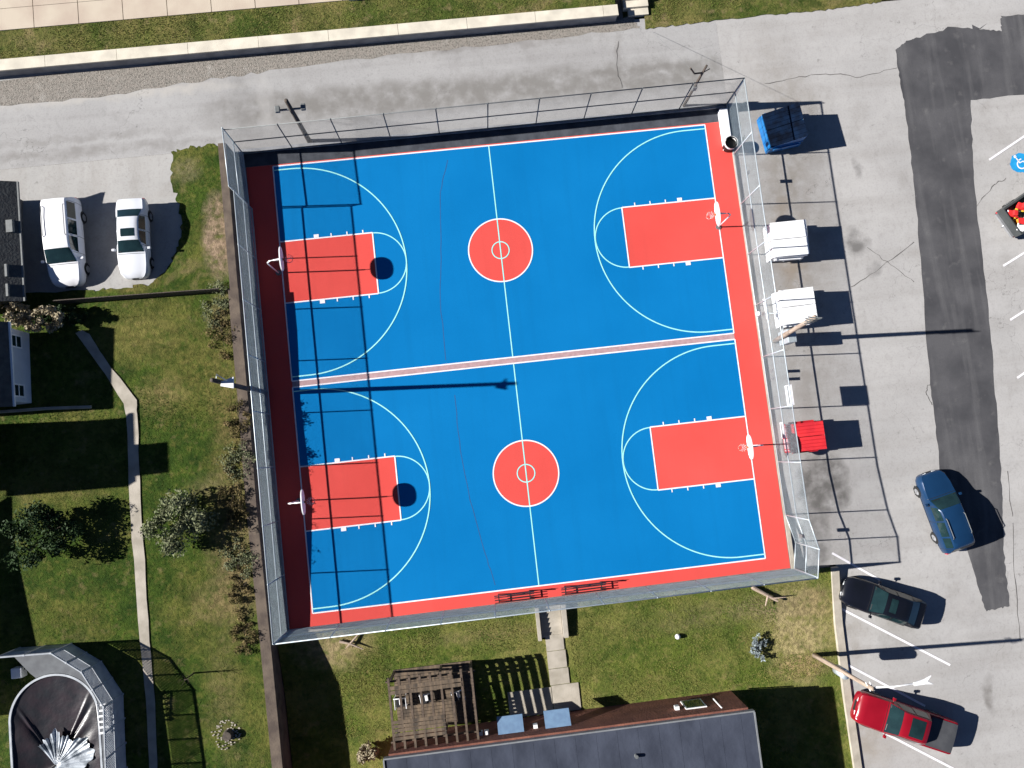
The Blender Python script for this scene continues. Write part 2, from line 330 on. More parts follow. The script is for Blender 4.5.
# left lawn over the plateau
zLw = lambda x, y: zL(x, y)
pix_sheet('lawn', [(172, 152), (190, 147), (212, 145), (226, 146), (233, 288), (234, 312), (60, 318), (20, 318), (-60, 318), (-60, 296), (92, 290), (120, 288), (150, 285), (172, 262), (182, 236), (180, 205), (172, 185)], zLw, GRASS, .03, sub=8, jit=.12, seed=3)
grid_sheet('upper_bank', -2.2, 12.72, [-27.55, -28.2, -29, -29.75], zS, GRASS3, nx=10)
grid_sheet('upper_bank', 14.5, 30.4, [-27.55, -28.2, -29, -29.75], zS, GRASS3, nx=10)
grid_sheet('south_lawn', -2.2, 30.4, [-29.75, -30, -31, -33, -35, -60, -150], zS, GRASS3, nx=20)
# speckled gravel strip along the north wall and the old road edge
def gravel():
    a = NT('gravel'); c = a.mix(a.noise(4, .35, .65), (.30, .27, .24), (.24, .225, .2))
    c = a.mix(a.mul(a.noise(9, .5, .62, 6), .75), c, (.12, .11, .095)); c = a.mix(a.mul(a.noise(1.3, .58, .7), .6), c, (.37, .35, .32))
    a.bump(a.noise(20, .3, .7), .8, .04); return a.out(c)
GRAV = gravel()
pix_sheet('gravel_verge', [(-30, 83), (256, 54), (512, 28), (615, 19), (632, 17), (640, 27), (560, 38), (400, 54), (256, 73), (190, 82), (100, 97), (-30, 108)], lambda x, y: 0., GRAV, .006, sub=10, jit=.1, seed=4)
# dark new asphalt
pix_sheet('asphalt_patch', [(895, 50), (908, 40), (965, 28), (1001, 31), (1001, 16), (1060, 12), (1060, 91), (970, 100), (975, 192), (990, 330), (1001, 480), (1003, 545), (1010, 606), (986, 611), (970, 560), (940, 470), (930, 384), (915, 192), (905, 110)], zR, PATCH, .012, sub=14, jit=.05, seed=2)
pix_sheet('patch_feather', [(912, 40), (950, 29), (985, 26), (970, 33), (930, 42)], zR, PATCH, .009, sub=7, jit=.2, seed=12)
# sidewalk, terrace and steps on the north side
YN = P(256, 54, 0).y; XS = P(615, 18.5, 0).x
mb = MB()
for x0 in range(-40, 60, 1):
    a = x0*2.62
    if a > 6: break
    mb.box(a+.02, a+2.60, YN+2.42, YN+3.75, .3, .84); mb.box(a+.02, a+2.60, YN+3.77, YN+6.5, .3, .845)
tag(mb.build('sidewalk', SIDE), kind='structure')
mb = MB(); mb.box(-150, XS-.05, YN+.6, 40, -.5, .78); tag(mb.build('verge', GRASS2), kind='structure')
pix_sheet('roadside_grass', [(646, 29), (690, 24), (760, 16), (820, 11), (870, 4), (900, -3), (905, -40), (640, -40)], lambda x, y: 0., GRASS2, .04, sub=12, jit=.06, seed=31)
# court
def court():
    mb = MB(); mb.box(-2.2, 28.0, -27.4, .12, -1.6, 0); tag(mb.build('court_slab', CONCD), kind='structure')
    mb = MB(); mb.add([(-1.45, -27.3, .004), (27.95, -27.3, .004), (28.0, .1, .004), (-1.6, .1, .004)], [(0, 1, 2, 3)])
    tag(mb.build('court_border_paint', RED), kind='structure')
    mb = MB()
    for y0 in (0, 13.47): mb.add([(0, -y0-13.1, .008), (26.55, -y0-13.1, .008), (26.55, -y0, .008), (0, -y0, .008)], [(0, 1, 2, 3)])
    tag(mb.build('court_playing_surface', BLUE), kind='structure')
    mb = MB(); mb.add([(0, -13.43, .008), (26.55, -13.43, .008), (26.55, -13.14, .008), (0, -13.14, .008)], [(0, 1, 2, 3)])
    tag(mb.build('court_divider_paint', LINEP), kind='structure')
    key = MB(); wl = MB(); al = MB()
    def strip(m, pts, w, z, closed=False):
        n = len(pts); L = []
        for i, p in enumerate(pts):
            a = Vector(pts[(i-1) % n] if closed or i else pts[0]); b = Vector(pts[(i+1) % n] if closed or i < n-1 else pts[-1])
            d = (b-a).normalized(); q = Vector((-d.y, d.x))*w/2; L += [(p[0]+q.x, p[1]+q.y, z), (p[0]-q.x, p[1]-q.y, z)]
        k = n if closed else n-1
        m.add(L, [(2*i, 2*i+1, 2*((i+1) % n)+1, 2*((i+1) % n)) for i in range(k)])
    W = .075
    for y0 in (0, 13.47):
        cy = -y0-6.55
        for i, (x0, x1, yy) in enumerate(((0, 26.55, -y0), (0, 26.55, -y0-13.1))): strip(wl, [(x0, yy), (x1, yy)], W, .016)
        for xx in (0, 26.55): strip(wl, [(xx, -y0), (xx, -y0-13.1)], W, .019)
        strip(al, [(13.1, -y0-.04), (13.1, cy+1.9)], .065, .017); strip(al, [(13.1, cy-1.9), (13.1, -y0-13.06)], .065, .017)
        strip(al, [(13.1, cy+1.9), (13.1, cy-1.9)], .065, .019)
        pts = [(13.1+1.93*math.cos(2*math.pi*i/64), cy+1.93*math.sin(2*math.pi*i/64)) for i in range(64)]
        key.add([(*p, .012) for p in pts], [tuple(range(64))]); strip(wl, pts, W, .021, True)
        strip(al, [(13.1+.52*math.cos(2*math.pi*i/32), cy+.52*math.sin(2*math.pi*i/32)) for i in range(32)], .06, .022, True)
        for sgn, bx in ((1, 0), (-1, 26.55)):
            X = lambda d: bx+sgn*d
            KL = 5.55 if sgn > 0 else 5.8; AC = 1.1 if sgn > 0 else 1.38
            q = [(X(0), cy+1.87), (X(KL), cy+1.87), (X(KL), cy-1.87), (X(0), cy-1.87)]
            if sgn > 0: q.reverse()
            key.add([(*p, .012) for p in q], [(0, 1, 2, 3)])
            strip(wl, [(X(0), cy+1.87), (X(KL), cy+1.87)], W, .022); strip(wl, [(X(0), cy-1.87), (X(KL), cy-1.87)], W, .022)
            strip(wl, [(X(KL), cy+1.87), (X(KL), cy-1.87)], W, .025)
            strip(al, [(X(KL+1.85*math.sin(math.pi*i/32)), cy+1.85*math.cos(math.pi*i/32)) for i in range(33)], .065, .020)
            strip(al, [(X(0), cy+6.3)]+[(X(AC+6.3*math.sin(math.pi*i/64)), cy+6.3*math.cos(math.pi*i/64)) for i in range(65)]+[(X(0), cy-6.3)], .07, .024)
            for sy in (1, -1):
                for d, w, h in ((2.05, .3, .2), (3.05, .07, .18), (4.0, .07, .18), (4.95, .07, .18)):
                    a, b = sorted((X(d), X(d+w))); c, e = sorted((cy+sy*1.91, cy+sy*(1.91+h)))
                    wl.add([(a, c, .026), (b, c, .026), (b, e, .026), (a, e, .026)], [(0, 1, 2, 3)])
    tag(key.build('key_and_circle_paint', RED), kind='structure'); tag(wl.build('white_court_lines', LINEW), kind='structure')
    tag(al.build('aqua_court_lines', LINEA), kind='structure')
    sm = MB()
    for px in ([(448, 160), (440, 192), (441, 250), (440, 300), (447, 372)], [(455, 395), (460, 450), (470, 500), (487, 560), (497, 590)]):
        strip(sm, [tuple(P(*p))[:2] for p in smooth_poly(px, 6, .5, 3)[:-6]], .05, .0095)
    tag(sm.build('court_seams', CRACKB), kind='structure')
court()
# retaining walls
b = Vector((-2.5, -.3, 0)); r_ = empty('retaining_wall', b, 'brown capped retaining wall along the left side of the court, running on past its lower corner', 'wall')
mb = MB(); ys = [1.1, 0.45, -4, -8, -14, -20, -24, -28, -31, -35, -60]
def wall_run(x0, x1, ys, top, bot, m, nm, root, base):
    mb = MB(); vs = []
    for y in ys: vs += [(x0, y, bot), (x1, y, bot), (x1, y, top(0, y)), (x0, y, top(0, y))]
    n = len(ys); fs = [(0, 1, 2, 3), (4*n-4, 4*n-1, 4*n-2, 4*n-3)]
    for i in range(n-1):
        a = 4*i; c = a+4
        fs += [(a, c, c+1, a+1), (a+1, c+1, c+2, a+2), (a+2, c+2, c+3, a+3), (a+3, c+3, c, a)]
    mb.add(vs, fs); return rebase(mb, base).build(nm, m, root)
wall_run(-2.70, -2.25, ys, lambda x, y: lerp_tab([(20, 1.5), (28, 1.0), (35, .7), (400, .7)], -y)-.02, -2.3, BROWNC, 'wall', r_, b)
wall_run(-2.78, -2.2, [-7.6, -10, -14, -20, -24, -28, -31, -35, -60], lambda x, y: max(1.5 if y > -14 else 0, zL(x, y))+.08, .1, BROWNC, 'cap', r_, b)
mb = MB(); mb.box(-2.2, 28.2, .13, 1.15, -1.5, .006); tag(mb.build('court_edge_strip', mat('dark_strip', (.06, .066, .08), .9, c2=(.03, .034, .044), scale=1.5, bump=.2)), kind='structure')
mb = MB(); mb.box(-1.9, 28.05, .95, 1.2, -.5, .12); o = mb.build('court_curb', BLOCK, loc=(13, 1.05, 0)); tag(o, 'low dark curb under the fence along the upper edge of the court', 'curb')
mb = MB(); mb.box(28.0, 28.24, -27.35, .94, -1.5, .07)

o = mb.build('court_curb', CONC, loc=(28.1, -13, 0)); tag(o, 'low pale concrete curb along the right side of the court under the fence', 'curb')
mb = MB(); mb.box(-2.2, 12.75, -27.58, -27.4, -1.5, .05); mb.box(14.55, 28.2, -27.58, -27.4, -1.5, .05)
o = mb.build('court_curb', CONC, loc=(13, -27.5, 0)); tag(o, 'low concrete curb along the lower edge of the court above the lawn', 'curb')
# white ledge and trash can, north-east corner inside the fence
base = P(729, 130, .3); mb = MB(); mb.box(27.45, 27.93, -1.75, .75, 0, .45)
o = rebase(mb, (27.5, -1.4, 0)).build('concrete_ledge', WHITEP, bevel=.02); o.location = (27.5, -1.4, 0); tag(o, 'white concrete ledge inside the upper right corner of the court fence', 'ledge')
t = empty('trash_can', P(727, 148, .0), 'round black trash can with white liner beside the white ledge, upper right court corner', 'trash can')
mb = MB(); mb.tube([(0, 0, .03), (0, 0, .9)], .3, 20, .36, caps=False); mb.tube([(0, 0, .03), (0, 0, .06)], .29, 20); mb.build('bin', BLACKP, t, True)
mb = MB(); mb.tube([(-.02, -.02, .7), (-.02, -.02, .93)], .37, 20, .40, caps=False); mb.build('liner', WHITEP, t, True)
mb = MB(); mb.tube([(0, 0, .55), (0, 0, .6)], .31, 20); mb.build('rubbish', BLACKP, t)
# north wall with cream cap, steps, upper right wall
b = Vector((0, YN+.3, 0)); r_ = empty('garden_wall', b, 'long low grey wall with wide cream cap along the far side of the road', 'wall')
mb = MB(); mb.box(-150, XS, YN, YN+.55, -.5, .72); rebase(mb, b).build('wall', BLOCK, r_)
mb = MB()
for k in range(-30, 20):
    x0 = k*4.2; x1 = min(x0+4.18, XS+.05)
    if x0 < XS: mb.box(x0, x1, YN-.07, YN+.62, .725, .84)
rebase(mb, b).build('cap', CAP, r_)
b = Vector((XS+1.2, YN+.3, 0)); r_ = empty('garden_steps', b, 'short flight of cream concrete steps at the end of the long wall', 'steps')
for i in range(4):
    mb = MB(); mb.box(XS+.55+.3*(i < 1), XS+2.1, YN+.2+i*.45, YN+.65+i*.45, -.1, .17+.17*i); rebase(mb, b).build('step', CAP, r_)
mb = MB(); mb.box(XS+.02, XS+.5, YN+.1, YN+2, -.5, .03); rebase(mb, b).build('side_gutter', CONCD, r_)
mb = MB(); mb.box(XS+2.15, XS+20, YN+2.0, YN+2.5, -.5, .85); o = mb.build('garden_wall', BLOCK, loc=(XS+10, YN+2.2, 0)); tag(o, 'dark grey wall behind the roadside grass at the top edge right of the steps', 'wall')
mb = MB(); q = P(350, 1, .8); mb.box(5.6, 11, q.y+.0, q.y+.5, .5, 1.2); o = mb.build('planter_wall', CAP, loc=(8, q.y, .8)); tag(o, 'cream edged planter wall cut by the top edge above the grass strip', 'wall')
# kerb on the right of the south lawn
mb = MB(); mb.prism([(30.4, -60), (30.85, -60), (30.85, -27.6), (30.4, -27.6)], -2, lambda x, y: zS(x, y)+.14)
mb = MB(); vs = []; yk = [-27.6, -29, -31, -33, -36, -60]
for y in yk: z = max(zS(0, y), zEast(30, y))+.13; vs += [(30.4, y, -2), (30.85, y, -2), (30.85, y, z), (30.4, y, z)]
fs = [(0, 1, 2, 3)]
for i in range(len(yk)-1):
    a = 4*i; c = a+4; fs += [(a, c, c+1, a+1), (a+1, c+1, c+2, a+2), (a+2, c+2, c+3, a+3), (a+3, c+3, c, a)]
mb.add(vs, fs); o = mb.build('kerb', CONC, loc=(30.6, -33, -.8)); tag(o, kind='structure')
mb = MB(); mb.box(28.25, 30.4, -27.95, -27.5, -2, -.2); tag(mb.build('kerb', CONCD), kind='structure')
# garden paths
pl = [(100, 363), (124, 404), (127, 420), (129, 480), (134, 560), (140, 640), (146, 700), (150, 780), (158, 780), (155, 700), (150, 640), (145, 560), (140, 480), (138, 420), (137, 400), (104, 357), (90, 334), (82, 330)]
pl[0:1] = [(76, 333), (100, 366)]
pix_sheet('garden_path', pl, zLw, CONC, .05, sub=4, jit=.03, seed=3)
mb = MB()
for (a, b_, c, d) in ((13.15, 14.2, -30.5, -29.55), (13.15, 14.25, -31.55, -30.53), (13.15, 14.3, -32.5, -31.58), (13.2, 14.8, -34.1, -32.53), (10.6, 13.17, -34.1, -32.6)):
    mb.prism([(a, c), (b_, c), (b_, d), (a, d)], -1.6, lambda x, y: zS(x, y)+.06)
tag(mb.build('concrete_path', CONC), kind='structure')
# stairs down from the court
b = Vector((13.65, -27.5, 0)); r_ = empty('stairs', b, 'concrete stairs with side walls leading down from the court to the lawn', 'stairs')
for i in range(7):
    mb = MB(); mb.box(12.95, 14.2, -27.62-.29*(i+1), -27.6-.29*i, -1.6, -.082*i-.03); rebase(mb, b).build('step', CONC, r_, bevel=.01)
for x0, x1 in ((12.72, 12.92), (14.22, 14.5)):
    mb = MB(); mb.prism([(x0, -29.75), (x1, -29.75), (x1, -27.62), (x0, -27.62)], -1.6, lambda x, y: .28 if y > -28 else -.25); rebase(mb, b).build('side_wall', CONC, r_)
# ------------------------------------------------------------------ lines painted on the parking lot
def paint(name, pix, w, label=None):
    pp = [G(*p) for p in pix]; mb = MB(); d = (pp[1]-pp[0]); d.z = 0; n = Vector((-d.y, d.x, 0)).normalized()*w/2
    k = 8; vs = []
    for i in range(k+1):
        c = pp[0].lerp(pp[1], i/k); c.z = zR(c.x, c.y)+.022; vs += [c+n, c-n]
    for v in vs: v.z = zR(v.x, v.y)+.022
    mb.add(vs, [(2*i, 2*i+1, 2*i+3, 2*i+2) for i in range(k)]); tag(mb.build(name, LINEW), kind='structure')
for a, b_ in (((832, 553), (880, 580)), ((838, 607), (950, 665)), ((846, 664), (925, 706)), ((852, 716), (956, 770)), ((989, 160), (1035, 129)), ((996, 214), (1035, 188)), ((1003, 266), (1035, 246)), ((1010, 320), (1035, 304)), ((1017, 378), (1040, 362))):
    paint('parking_line', (a, b_), .13)
CRK = mat('crack_filler', (.1, .095, .09), .9)
for k, px in enumerate(([(764, 84), (800, 77), (830, 74), (860, 77), (897, 68)], [(868, 248), (890, 264), (914, 282)], [(850, 288), (880, 268), (914, 242)], [(932, 380), (925, 392), (932, 405)], [(1008, 470), (1014, 560), (1020, 640)], [(974, 210), (992, 186), (1006, 178)], [(618, 42), (617, 70), (622, 88)])):
    rn = random.Random(k); pp = [G(*p) for p in px]; L = []
    for a, c in zip(pp, pp[1:]):
        for i in range(6): L.append(a.lerp(c, i/6)+Vector((rn.uniform(-.07, .07), rn.uniform(-.07, .07), 0)))
    L.append(pp[-1]); mb = MB(); vs = []
    for i, p in enumerate(L):
        d = L[min(i+1, len(L)-1)]-L[max(i-1, 0)]; w = Vector((-d.y, d.x, 0)).normalized()*rn.uniform(.008, .03); z = zR(p.x, p.y)+.009
        vs += [(p.x+w.x, p.y+w.y, z), (p.x-w.x, p.y-w.y, z)]
    mb.add(vs, [(2*i, 2*i+1, 2*i+3, 2*i+2) for i in range(len(L)-1)]); tag(mb.build('pavement_crack', CRK), kind='structure')
# accessible parking symbol
c = G(1020, 163); q = smooth_poly([(c.x+.68*math.cos(a/8*math.pi)*random.uniform(.85, 1.1), c.y+.68*math.sin(a/8*math.pi)*random.uniform(.85, 1.1)) for a in range(16)], 3, .02)
mb = MB(); mb.add([(x, y, zR(x, y)+.018) for x, y in q], [tuple(range(len(q)))]); tag(mb.build('accessible_symbol_ground', ISAB), kind='structure')
mb = MB(); ang = R(25)
def sy(pts, w):
    L = []
    for i, p in enumerate(pts):
        a = Vector(pts[max(i-1, 0)]); b2 = Vector(pts[min(i+1, len(pts)-1)]); d = (b2-a).normalized(); nn = Vector((-d.y, d.x))*w/2
        for s_ in (1, -1):
            x, y = p[0]+nn.x*s_, p[1]+nn.y*s_; X = c.x+x*math.cos(ang)-y*math.sin(ang); Y = c.y+x*math.sin(ang)+y*math.cos(ang)
            L.append((X, Y, zR(X, Y)+.024))
    mb.add(L, [(2*i, 2*i+1, 2*i+3, 2*i+2) for i in range(len(pts)-1)])
sy([(.02+.27*math.cos(R(a)), -.12+.27*math.sin(R(a))) for a in range(110, 380, 10)], .08)
sy([(-.05, .38), (-.02, .02), (.22, .0), (.36, -.3), (.46, -.26)], .08); sy([(-.03, .2), (.2, .18)], .07)
sy([(-.06+.06*math.cos(R(a)), .5+.06*math.sin(R(a))) for a in range(0, 361, 30)], .07)
tag(mb.build('accessible_symbol_figure', LINEW), kind='structure')
# ------------------------------------------------------------------ FENCES
def fence(name, label, pts, spacing, pitch=.085, wr=.0028, mids=(.5,), post_m=GALV, rail_m=GALV, wire_m=WIRE, group=None, postr=.035):
    """pts: list of (x, y, zbase, ztop)"""
    base = Vector(pts[0][:3]); root = empty(name, base, label, 'fence', group=group)
    posts = []
    for a, c in zip(pts, pts[1:]):
        A, B = Vector(a[:2]), Vector(c[:2]); L = (B-A).length; n = max(1, round(L/spacing))
        for i in range(n+1):
            t = i/n; p = A.lerp(B, t); posts.append((round(p.x, 3), round(p.y, 3), a[2]+(c[2]-a[2])*t, a[3]+(c[3]-a[3])*t))
    seen = set()
    for p in posts:
        if (p[0], p[1]) in seen: continue
        seen.add((p[0], p[1])); mb = MB(); mb.tube([(p[0], p[1], p[2]-.05), (p[0], p[1], p[3]+.04)], postr, 8); rebase(mb, base).build('post', post_m, root, True)
    for frac, nm in [(1, 'top_rail')]+[(m, 'middle_rail') for m in mids]+[(.02, 'bottom_rail')]:
        mb = MB()
        for a, c in zip(pts, pts[1:]):
            mb.tube([(a[0], a[1], a[2]+(a[3]-a[2])*frac), (c[0], c[1], c[2]+(c[3]-c[2])*frac)], .034, 6)
        rebase(mb, base).build(nm, rail_m, root, True)
    mb = MB()
    for a, c in zip(pts, pts[1:]):
        A, B = Vector(a[:2]), Vector(c[:2]); L = (B-A).length; u = (B-A)/L; n = Vector((-u.y, u.x))*.03
        zb = lambda d: a[2]+(c[2]-a[2])*d/L
        zt = lambda d: a[3]+(c[3]-a[3])*d/L
        hm = max(a[3]-a[2], c[3]-c[2])
        k = int((L+hm)/pitch)+1
        for i in range(k):
            for sg in (1, -1):
                d0 = -hm+i*pitch if sg > 0 else i*pitch       # at height 0
                def pt(h):
                    d = d0+sg*h; return d
                lo = max(0., (0-d0)*sg) if sg > 0 else max(0., d0-L); hi = min(hm, (L-d0)) if sg > 0 else min(hm, d0)
                if hi-lo < .02: continue
                e = []
                for h in (lo, hi):
                    d = min(max(pt(h), 0), L); z = zb(d)+(zt(d)-zb(d))*h/hm; q = A+u*d+n*(1+.1*sg); e.append(Vector((q.x, q.y, z)))
                mb.tube(e, wr, 3, caps=False)
    rebase(mb, base).build('chain_link_mesh', wire_m, root)
    return root
fence('chain_link_fence', 'tall chain link fence on the road edge above the court, with dark posts', [(-1.68, .95, .1, 3.5), (28.0, 1.1, .1, 3.5)], 3.1, post_m=GALVD, rail_m=GALVD, wire_m=mat('dull_wire', (.22, .22, .22), .6, .1))
fence('chain_link_fence', 'tall galvanised chain link fence on the left side of the court beside the brown wall', [(-1.68, .93, 0.1, 3.75), (-1.58, -2.4, .1, 3.75), (-1.45, -2.5, .02, 3.35), (-1.4, -27.3, .02, 3.35)], 3.0, pitch=.08, wr=.0032)
fence('chain_link_fence', 'tall galvanised chain link fence between the court and the dumpsters', [(28.03, 1.07, .1, 3.4), (28.08, -24.2, .06, 3.4), (28.45, -25.85, .04, 3.3), (28.15, -27.35, .04, 3.3)], 3.0)
fence('chain_link_fence', 'tall galvanised chain link fence on the lower side of the court above the stairs', [(-1.36, -27.33, .05, 3.3), (28.1, -27.38, .05, 3.3)], 3.0, wr=.0034)
# wood picket fence between driveway and lawn
a = G(62, 304, zLw); c = G(224, 292, zLw); L = (c-a).xy.length; ang = math.atan2(c.y-a.y, c.x-a.x)
r_ = empty('picket_fence', a, 'low dark wooden picket fence between the parked white cars and the lawn', 'fence', rz=ang)
mb = MB(); n = int(L/.16)
for i in range(n): mb.box(i*.16, i*.16+.12, -.012, .012, -.05, .92+.03*random.random())
mb.build('pickets', WOODP, r_)
mb = MB()
for i in range(n): mb.box(i*.16+.02, i*.16+.09, -.014, .014, .96, 1.0)
mb.build('picket_tips', CAP, r_) if False else None
for z in (.25, .75): mb = MB(); mb.box(0, L, .014, .06, z, z+.09); mb.build('rail', WOODP, r_)
mb = MB(); q0 = G(0, 412, zLw); q1 = G(92, 407, zLw); d = q1-q0; mb.tube([q0+Vector((0, 0, .08)), q0+d*.5+Vector((0, .05, .08)), q1+Vector((0, 0, .08))], .09, 6)
o = mb.build('garden_edging', CONC, loc=q0); tag(o, 'pale rough stone edging below the second house', 'edging')
# signs mounted on the right fence
def plate(name, px, z0, z1, y0, y1, label, m=WHITEP, x=28.17):
    cy = (y0+y1)/2; base = Vector((x, cy, z0)); r_ = empty(name, base, label, 'sign')
    mb = MB(); mb.box(0, .03, y0-cy, y1-cy, 0, z1-z0); mb.build('board', m, r_, bevel=.008)
    mb = MB()
    mb.box(-.05, -.002, y0-cy+.05, y1-cy-.05, (z1-z0)/2-.03, (z1-z0)/2+.03)
    mb.build('bracket', GALVD, r_)
yy = P(787, 385, 3.2).y; plate('fence_sign', 0, 2.45, 3.4, yy-1.15, yy, 'long white board on top of the right fence, above the red dumpster')
yy = P(784, 422, 1.6).y; plate('fence_sign', 0, .95, 1.5, yy-.95, yy, 'narrow white board on the right fence directly beside the red dumpster')
for (px, py, z, w) in ((787, 147, 1.9, .22), (790, 180, 1.6, .22), (798, 372, 1.5, .18), (798, 379, 1.5, .18), (847, 528, 2.2, .22)):
    g = G(px, py); y = g.y+.15+(0.05 if py == 372 else 0)
    lab = {147: 'small dark plate on the right fence near the blue dumpster', 180: 'small dark plate on the right fence, between the blue dumpster and the upper hoop', 372: 'upper of two small dark plates on the right fence above the long white board', 379: 'lower of two small dark plates on the right fence above the long white board', 528: 'small dark plate on the right fence near its lower bend'}[py]
    mb = MB(); zz = zEast(30, g.y)+ (g.x-28.2)*.566; mb.box(28.15, 28.17, y-w/2, y+w/2, zz-.32, zz+.1)
    o = mb.build('fence_plate', GALVD, loc=(28.16, y, zz)); tag(o, lab, 'sign')
# ------------------------------------------------------------------ BASKETBALL HOOPS
def hoop():
    r_ = empty('basketball_hoop', (0, 0, 0), 'x', 'basketball hoop', group='basketball hoops on the blue courts')
    mb = MB(); mb.tube([(-.95, 0, 0), (-.95, 0, 2.1), (-.9, 0, 2.45), (-.72, 0, 2.75), (-.45, 0, 2.85), (-.03, 0, 2.85)], .04, 12); mb.build('pole', WHITEP, r_, True)
    mb = MB(); mb.tube([(-.95, 0, 0), (-.95, 0, .05)], .16, 14); mb.build('base_plate', GALVD, r_)
    mb = MB(); mb.tube([(-.7, 0, 2.75), (-.03, 0, 3.1)], .02, 8); mb.build('brace', WHITEP, r_, True)
    pr = [(-.30, 2.78), (.30, 2.78), (.62, 3.0), (.69, 3.3), (.60, 3.55), (.38, 3.72), (0, 3.78), (-.38, 3.72), (-.60, 3.55), (-.69, 3.3), (-.62, 3.0)]
    pr = [(a, 2.95+(c-3.28)*.74) for a, c in pr]; q = []; n = len(pr)
    for i in range(n):
        p0, p1, p2, p3 = (Vector(pr[(i+k-1) % n]) for k in range(4))
        for k in range(4):
            t = k/4; q.append(.5*((2*p1)+(-p0+p2)*t+(2*p0-5*p1+4*p2-p3)*t*t+(-p0+3*p1-3*p2+p3)*t**3))
    mb = MB(); N = len(q); mb.add([(-.03, p.x, p.y) for p in q]+[(.03, p.x, p.y) for p in q], [tuple(range(N)), tuple(range(2*N-1, N-1, -1))]+[(i, N+i, N+(i+1) % N, (i+1) % N) for i in range(N)])
    mb.build('backboard', WHITEP, r_)
    mb = MB(); mb.tube([(.15+.23+.23*math.cos(2*math.pi*i/24), .23*math.sin(2*math.pi*i/24), 2.8) for i in range(25)], .012, 6, caps=False); mb.box(.03, .16, -.06, .06, 2.75, 2.81)
    mb.build('rim', mat('rim_orange', (.6, .09, .03), .5), r_)
    mb = MB()
    for i in range(12):
        a0 = 2*math.pi*i/12
        for s_ in (1, -1):
            mb.tube([(.38+.23*math.cos(a0), .23*math.sin(a0), 2.8), (.38+.17*math.cos(a0+s_*.26), .17*math.sin(a0+s_*.26), 2.6), (.38+.12*math.cos(a0+s_*.52), .12*math.sin(a0+s_*.52), 2.38)], .005, 3, caps=False)
    mb.build('net', WHITEP, r_)
    return r_
h0 = hoop()
hp = [(.72, -6.55, 0, 'upper left court hoop with fan-shaped white backboard in front of the left fence'), (.72, -20.1, 0, 'lower left court hoop with fan-shaped white backboard in front of the left fence'),
      (25.55, -6.5, math.pi, 'upper right court hoop with fan-shaped white backboard near the white dumpsters'), (25.55, -19.9, math.pi, 'lower right court hoop with fan-shaped white backboard near the red dumpster')]
for i, (x, y, rz, lab) in enumerate(hp):
    o = h0 if i == 0 else copy_tree(h0)
    o.location = (x, y, .005); o.rotation_euler.z = rz; o['label'] = lab
# ------------------------------------------------------------------ POLES
def pole(name, base, top, r, m, label, parts=()):
    base = Vector(base); top = Vector(top); r_ = empty(name, base, label, 'pole')
    mb = MB(); mb.tube([base+(top-base)*t for t in (-.01, .25, .5, .75, 1)], r, 12, r*.72); rebase(mb, base).build('shaft', m, r_, True)
    return r_, base
tp = P(212, 380, 8.4); r_, b = pole('light_pole', (tp.x+.15, tp.y, .0), tp, .15, WOODP, 'tall dark wooden light pole with a white lamp, behind the left fence of the court')
q = P(228, 383, 7.6); mb = MB(); mb.tube([(tp.x+.03, tp.y, 7.9), (tp.x+.1, tp.y+.3, 8.05), (q.x, q.y+.1, 7.75)], .03, 8); rebase(mb, b).build('arm', GALV, r_, True)
mb = MB(); mb.prism([(q.x-.35, q.y-.12), (q.x+.28, q.y-.3), (q.x+.32, q.y+.28), (q.x-.3, q.y+.1)], 7.62, 7.68); rebase(mb, b).build('lamp_head', WHITEP, r_, bevel=.015)
g = G(310, 147, lambda x, y: 0.); g.y = 1.35; r_, b = pole('light_pole', (g.x, g.y, 0), (g.x, g.y, 5.4), .15, WOODP, 'dark wooden pole with two small floodlights at the upper left corner of the court')
mb = MB(); mb.box(g.x-.7, g.x+.7, g.y-.04, g.y+.04, 4.3, 4.4); rebase(mb, b).build('crossarm', GALVD, r_)
for s_ in (-1, 1):
    mb = MB(); mb.box(g.x+s_*.7-.13, g.x+s_*.7+.13, g.y-.2, g.y+.15, 4.42, 4.62); rebase(mb, b).build('floodlight', GALVD, r_, bevel=.03)
g = G(684, 107, lambda x, y: 0.); g.y = 1.35; r_, b = pole('utility_pole', (g.x, g.y, 0), (g.x+.0, g.y, 4.9), .09, WOODP, 'thin dark pole with forked crossarm on the road edge, near the upper right court corner')
mb = MB(); mb.tube([(g.x, g.y, 4.1), (g.x-.5, g.y-.05, 4.2), (g.x-.85, g.y+.05, 4.7)], .05, 8); mb.tube([(g.x, g.y, 4.1), (g.x+.3, g.y, 4.5)], .03, 6); rebase(mb, b).build('fork_arm', WOODP, r_); mb = MB(); mb.box(g.x-.12, g.x+.12, g.y-.14, g.y+.14, 2.2, 2.6); rebase(mb, b).build('junction_box', GALVD, r_)
e = G(652, 32, lambda x, y: 0.); mb = MB(); mb.tube([(g.x-.8, g.y+.05, 4.6), (e.x, e.y, .05)], .008, 4); rebase(mb, b).build('guy_wire', GALVD, r_)
bp_ = G(775, 341); tp = P(815, 317, 7.3); r_, b = pole('utility_pole', bp_, tp, .15, WOODL, 'pale leaning wooden pole with electrical box and lamp tubes beside the second white dumpster')
mb = MB(); mb.box(bp_.x-.05, bp_.x+.45, bp_.y-.4, bp_.y+.4, .7, 2.1); 
for v in range(0): pass
rebase(mb, b).build('electrical_box', GALV, r_, bevel=.03)
mid = Vector(bp_).lerp(tp, .72); a1 = P(767, 313, 1.2); a2 = P(785, 314, 1.2)
mb = MB(); mb.tube([a1, a2, Vector(bp_).lerp(tp, .2)], .03, 8); rebase(mb, b).build('crossarm', GALV, r_, True)
